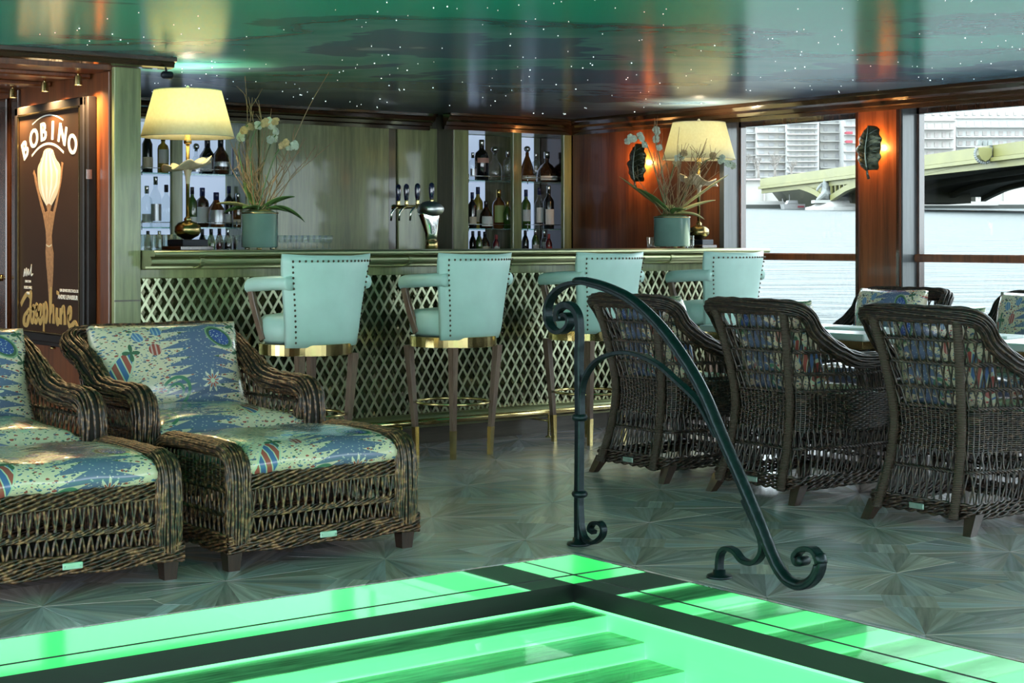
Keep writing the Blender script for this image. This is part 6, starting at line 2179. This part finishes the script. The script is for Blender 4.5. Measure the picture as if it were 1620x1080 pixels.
# bare trees on the quay
def bare_tree(px, py_top, d, label, seed):
    rnd = random.Random(seed); b0 = at(px, 284, d); h = zpx(py_top, d) - b0.z
    root = thing('bare_tree', label, 'tree', b0, 0, 'bare trees on the far quay')
    m = MB(); m.tube([(0, 0, 0), (0, 0, h * .35), (rnd.uniform(-.3, .3), 0, h * .5)], [.22, .16, .12], 6); m.build('trunk', 'bark_pale', root)
    m = MB()
    def br(p, dr, L, r, lv):
        e = p + dr * L; m.tube([p, e], [r, r * .6], 4)
        if lv == 0: return
        for k in range(3):
            nd = (dr + Vector((rnd.uniform(-.7, .7), rnd.uniform(-.7, .7), rnd.uniform(-.1, .5)))).normalized(); br(p.lerp(e, rnd.uniform(.5, 1)), nd, L * .7, r * .6, lv - 1)
    for k in range(6):
        a = rnd.uniform(0, 6.28); br(Vector((0, 0, h * rnd.uniform(.25, .5))), Vector((math.cos(a) * .5, math.sin(a) * .5, .8)).normalized(), h * .24, .07, 3)
    tag(m.build('branches', 'bark_pale', root), kind='stuff')


for i, (px, t, d, lab) in enumerate(((1176, 236, 222, 'bare tree on the far quay at the left edge of the left window'), (1200, 244, 221, 'bare tree on the far quay, second from the window jamb'),
                                     (1226, 236, 222, 'bare tree on the far quay above the end of the bridge'), (1252, 246, 220, 'bare tree on the far quay behind the bridge parapet'), (1480, 250, 224, 'bare tree behind the bridge in the right window'))):
    bare_tree(px, t, d, lab, 40 + i)

# the steel arch bridge: runs from the far bank towards the viewer's right
DZ = 7.3
d1, d2 = DZ * FPX / (380 - 279.5), DZ * FPX / (380 - 223.5)
A_, B2 = P3(LD(1228, d1), d1, 0), P3(LD(1620, d2), d2, 0)
ax = (B2 - A_); LEN = ax.length; ax.normalize(); sd = Vector((ax.y, -ax.x, 0))
if sd.dot(Vector((CA, -SA, 0))) < 0: sd = -sd
bridge = thing('arch_bridge', 'yellow-green steel arch bridge crossing the river', 'bridge', A_)


def B3(s, w, z): return ax * s + sd * w + Vector((0, 0, z))


def bridge_s(px):
    """distance along the bridge where the near face shows at px"""
    k = (px - 810.0) / FPX
    r = Vector((CA, -SA, 0)); f = Vector((SA, CA, 0))
    # (A+s ax).r = k (A+s ax).f
    return -(A_.dot(r) - k * A_.dot(f)) / (ax.dot(r) - k * ax.dot(f))


def dep(s): return (A_ + ax * s).dot(Vector((SA, CA, 0)))


def zb(s, py): return CAM_H - (py - HORIZON) / FPX * dep(s)


Sx = bridge_s
S_END = LEN + 60
ZT = CAM_H + DZ
m = MB(); m.loft([[B3(-6, 0, ZT - 1.0), B3(-6, 16, ZT - 1.0), B3(-6, 16, ZT - .2), B3(-6, 0, ZT - .2)], [B3(S_END, 0, ZT - 1.0), B3(S_END, 16, ZT - 1.0), B3(S_END, 16, ZT - .2), B3(S_END, 0, ZT - .2)]], True); m.build('deck', 'bridge_dark', bridge)
for nm, w0, w1, z0_, z1_ in (('parapet', -.3, 0, ZT - .9, ZT + .0), ('cornice_girder', -.55, 0, ZT - 1.25, ZT - .95), ('fascia_girder', -.15, .15, ZT - 1.75, ZT - 1.25)):
    m = MB(); m.loft([[B3(-6, w0, z0_), B3(-6, w1, z0_), B3(-6, w1, z1_), B3(-6, w0, z1_)], [B3(S_END, w0, z0_), B3(S_END, w1, z0_), B3(S_END, w1, z1_), B3(S_END, w0, z1_)]], True); m.build(nm, 'bridge_paint', bridge)
# arch ribs: image heights of the near rib's lower edge
sp_pier = Sx(1310)
ribs = [([(1226, 299), (1250, 296), (1270, 300), (1290, 308), (1304, 318)], 'end_span'), ([(1316, 318), (1330, 309), (1349, 299), (1395, 287), (1452, 278), (1500, 268), (1545, 257), (1620, 246), (1690, 240)], 'main_span')]
for pts, nm in ribs:
    sp_ = [(Sx(px), zb(Sx(px), py)) for px, py in pts]
    cp = catmull([(s, z, 0) for s, z in sp_], 5)
    for j, w in enumerate((0, 4, 8, 12, 16)):
        rg = []
        for p in cp:
            zt_ = min(p.y + .6, ZT - 1.2)
            rg.append([B3(p.x, w - .2, p.y), B3(p.x, w + .3, p.y), B3(p.x, w + .3, max(zt_, p.y + .35)), B3(p.x, w - .2, max(zt_, p.y + .35))])
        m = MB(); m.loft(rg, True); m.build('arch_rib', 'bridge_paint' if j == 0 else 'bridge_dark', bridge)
    m = MB(); rg = []
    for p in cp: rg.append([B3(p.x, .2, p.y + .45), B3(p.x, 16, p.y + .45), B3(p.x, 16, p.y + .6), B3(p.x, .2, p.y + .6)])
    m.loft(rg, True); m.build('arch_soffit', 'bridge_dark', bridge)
    # spandrel struts
    for k in range(40):
        s = cp[0].x + (cp[-1].x - cp[0].x) * k / 39
        for p, q2 in zip(cp[:-1], cp[1:]):
            if p.x <= s <= q2.x or q2.x <= s <= p.x:
                z = lerp(p.y, q2.y, (s - p.x) / max(1e-6, (q2.x - p.x))) + .5
                if ZT - 1.5 - z > .25:
                    m = MB(); m.loft([[B3(s - .1, -.1, z), B3(s + .1, -.1, z), B3(s + .1, .1, z), B3(s - .1, .1, z)], [B3(s - .28, -.1, ZT - 1.5), B3(s + .28, -.1, ZT - 1.5), B3(s + .28, .1, ZT - 1.5), B3(s - .28, .1, ZT - 1.5)]], True)
                    m.build('spandrel_strut', 'bridge_paint', bridge)
                break
# pier with its stone cutwater
s0 = sp_pier; zw_ = zb(s0, 331)
m = MB(); rg = []
for z, k in ((zw_ - 1, 1.12), (zb(s0, 328), 1.12), (zb(s0, 326), 1.0), (zb(s0, 318), .82)):
    rg.append([B3(s0 + 3.2 * k * math.cos(a), 3.5 + 5.2 * k * math.sin(a), z) for a in [2 * PI * j / 18 for j in range(18)]])
m.loft(rg, True); m.build('pier', 'stone_pale', bridge)
m = MB(); m.loft([[B3(s0 - 3.2, 1.5, zb(s0, 322)), B3(s0 + 3.2, 1.5, zb(s0, 322)), B3(s0 + 3.2, 14, zb(s0, 322)), B3(s0 - 3.2, 14, zb(s0, 322))], [B3(s0 - 2.6, 1.5, ZT - 1.2), B3(s0 + 2.6, 1.5, ZT - 1.2), B3(s0 + 2.6, 14, ZT - 1.2), B3(s0 - 2.6, 14, ZT - 1.2)]], True); m.build('pier_shaft', 'bridge_dark', bridge)
# crest on the parapet, set on a console that faces across the water
sc_ = Sx(1575); zc = zb(sc_, 243); rr = 17 * dep(sc_) / FPX
cq = B3(sc_, -.9, zc); rt_ = Vector((CA, -SA, 0)); fw_ = Vector((SA, CA, 0))
def cp3(x, z, f): return cq + rt_ * (rr * x) + Vector((0, 0, rr * z)) + fw_ * f
cm = MB()
for k in range(28):
    a0, a1 = 2 * PI * k / 28, 2 * PI * (k + 1) / 28
    if math.sin(a0) > .75: continue
    cm.tube([cp3(.86 * math.cos(a0), .86 * math.sin(a0), 0), cp3(.86 * math.cos(a1), .86 * math.sin(a1), 0)], rr * .15, 6)
cm.build('crest_wreath', 'statue_stone', bridge)
cm = MB(); cm.loft([[cp3(.6 * x, .75 * z, y) for x, z in ((-1, .7), (1, .7), (1, -.2), (.55, -.75), (0, -1), (-.55, -.75), (-1, -.2))] for y in (-.35, .8)], True); cm.build('crest_shield', 'bridge_paint', bridge)
cm = MB()
for x in (-.5, 0, .5): cm.loft([[cp3(x + .2 * q_, z, y) for q_, z in ((-1, .75), (1, .75), (.7, 1.25), (-.7, 1.25))] for y in (-.2, .2)], True)
cm.build('crest_crown', 'statue_stone', bridge)
# the shade under the shore span, modelled as a near-black solid
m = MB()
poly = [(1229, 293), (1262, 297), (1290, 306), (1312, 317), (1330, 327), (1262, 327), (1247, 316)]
m.loft([[at(px, py, 200) - A_ for px, py in poly], [at(px, py, 200) + fw_ * 7 - A_ for px, py in poly]], True); m.build('span_shade', 'bridge_dark', bridge)

# statue seated on the pier: one body grown from a skeleton
sp0 = A_ + B3(s0 - 0, -5.2, 0); dS = (sp0).dot(Vector((SA, CA, 0)))
sz = 40 * dS / FPX
base = P3(LD(1306, dS), dS, zpx(319, dS))
statue = thing('pier_statue', 'weathered stone figure seated on the bridge pier', 'statue', base)
me = bpy.data.meshes.new('figure')
rt = Vector((CA, -SA, 0)); u3 = lambda a, z, f=0: tuple(rt * (a * sz) + Vector((SA, CA, 0)) * (f * sz) + Vector((0, 0, z * sz)))
V = [u3(0, .25), u3(0, .45), u3(0, .65), u3(0, .78), u3(.0, .92), u3(-.15, .68), u3(-.28, .55), u3(-.36, .42), u3(.15, .66), u3(.26, .52), u3(.2, .38), u3(-.14, .24, -.2), u3(-.3, .10, -.25), u3(-.42, .03, -.3), u3(.14, .22, -.2), u3(.22, .06, -.3), u3(.34, .02, -.3), u3(.05, .08, .1)]
Ed = [(0, 1), (1, 2), (2, 3), (3, 4), (2, 5), (5, 6), (6, 7), (2, 8), (8, 9), (9, 10), (0, 11), (11, 12), (12, 13), (0, 14), (14, 15), (15, 16), (0, 17)]
me.from_pydata(V, Ed, [])
fig = bpy.data.objects.new('figure', me); COL.objects.link(fig); fig.parent = statue; me.materials.append(MAT['statue_stone'])
sk = fig.modifiers.new('skin', 'SKIN'); sub = fig.modifiers.new('smooth', 'SUBSURF'); sub.levels = 1; sub.render_levels = 1
RAD = [.19, .15, .15, .065, .085, .07, .055, .04, .07, .055, .04, .13, .10, .07, .13, .09, .06, .17]
for v, r_ in zip(me.skin_vertices[0].data, RAD): v.radius = (r_ * sz, r_ * sz)
me.skin_vertices[0].data[0].use_root = True
m = MB(); m.loft([[u3(x * .5, z, f * .35) for x, f in ((-1, -1), (1, -1), (1, 1), (-1, 1))] for z in (-.06, .06)], True); m.build('plinth', 'stone_pale', statue)

# small motor boat and moored barge
bd = 186.0; bo = at(1255, 329, bd); un = bd / FPX
boat = thing('motor_boat', 'small white motor boat in front of the bridge pier', 'boat', bo)
def bp(a, z, f): return tuple(rt * (a * un) + Vector((SA, CA, 0)) * f + Vector((0, 0, z * un)))
m = MB(); m.loft([[bp(-18 + 1.5 * k, z, -1.2), bp(16, z, -1.2), bp(18, z, 0), bp(16, z, 1.2), bp(-18 + 1.5 * k, z, 1.2), bp(-21 + 3 * k, z, 0)] for z, k in ((-2, 1), (3, .4), (6, 0))], True); m.build('hull', 'white_paint', boat)
m = MB(); m.loft([[bp(-12, 6, -.9), bp(6, 6, -.9), bp(6, 6, .9), bp(-12, 6, .9)], [bp(-9, 12, -.8), bp(5, 12, -.8), bp(5, 12, .8), bp(-9, 12, .8)]], True); m.build('cabin', 'white_paint', boat)
m = MB(); m.loft([[bp(-11, 7.5, -1.0), bp(4, 7.5, -1.0), bp(4, 10.5, -.95), bp(-10, 10.5, -.95)], [bp(-11, 7.5, -.8), bp(4, 7.5, -.8), bp(4, 10.5, -.8), bp(-10, 10.5, -.8)]], True); m.build('cabin_window', 'facade_window', boat)
m = MB(); m.loft([[bp(4, .6, -1.32), bp(14, .6, -1.3), bp(14, 3, -1.3), bp(4, 3, -1.3)], [bp(4, .6, -1.1), bp(14, .6, -1.1), bp(14, 3, -1.1), bp(4, 3, -1.1)]], True); m.build('hull_stripe', 'awning_red', boat)
m = MB(); m.tube([bp(-6, 12, 0), bp(-6, 22, 0)], .05, 5); m.tube([bp(-16, 6, 0), bp(-17, 15, 0)], .05, 5); m.build('mast', 'white_paint', boat)
gd = 196.0; go = at(1500, 322, gd); un2 = gd / FPX
barge = thing('moored_barge', 'long low grey barge moored at the far quay', 'boat', go)
def gp(a, z, f): return tuple(rt * (a * un2) + Vector((SA, CA, 0)) * f + Vector((0, 0, z * un2)))
m = MB(); m.loft([[gp(-70, z, -2), gp(70 + 8 * k, z, -2), gp(70 + 8 * k, z, 2), gp(-70, z, 2)] for z, k in ((-5, 0), (1, .5), (4, 1))], True); m.build('hull', 'stone_quay', barge)
m = MB(); m.loft([[gp(-70, z, -2.1), gp(72, z, -2.1), gp(72, z, 2), gp(-70, z, 2)] for z in (-5.5, -3.2)], True); m.build('wale', 'stone_dark', barge)
m = MB(); m.loft([[gp(-55, z, -1.6), gp(50, z, -1.6), gp(50, z, 1.6), gp(-55, z, 1.6)] for z in (4, 6.2)], True); m.build('hatch', 'stone_pale', barge)
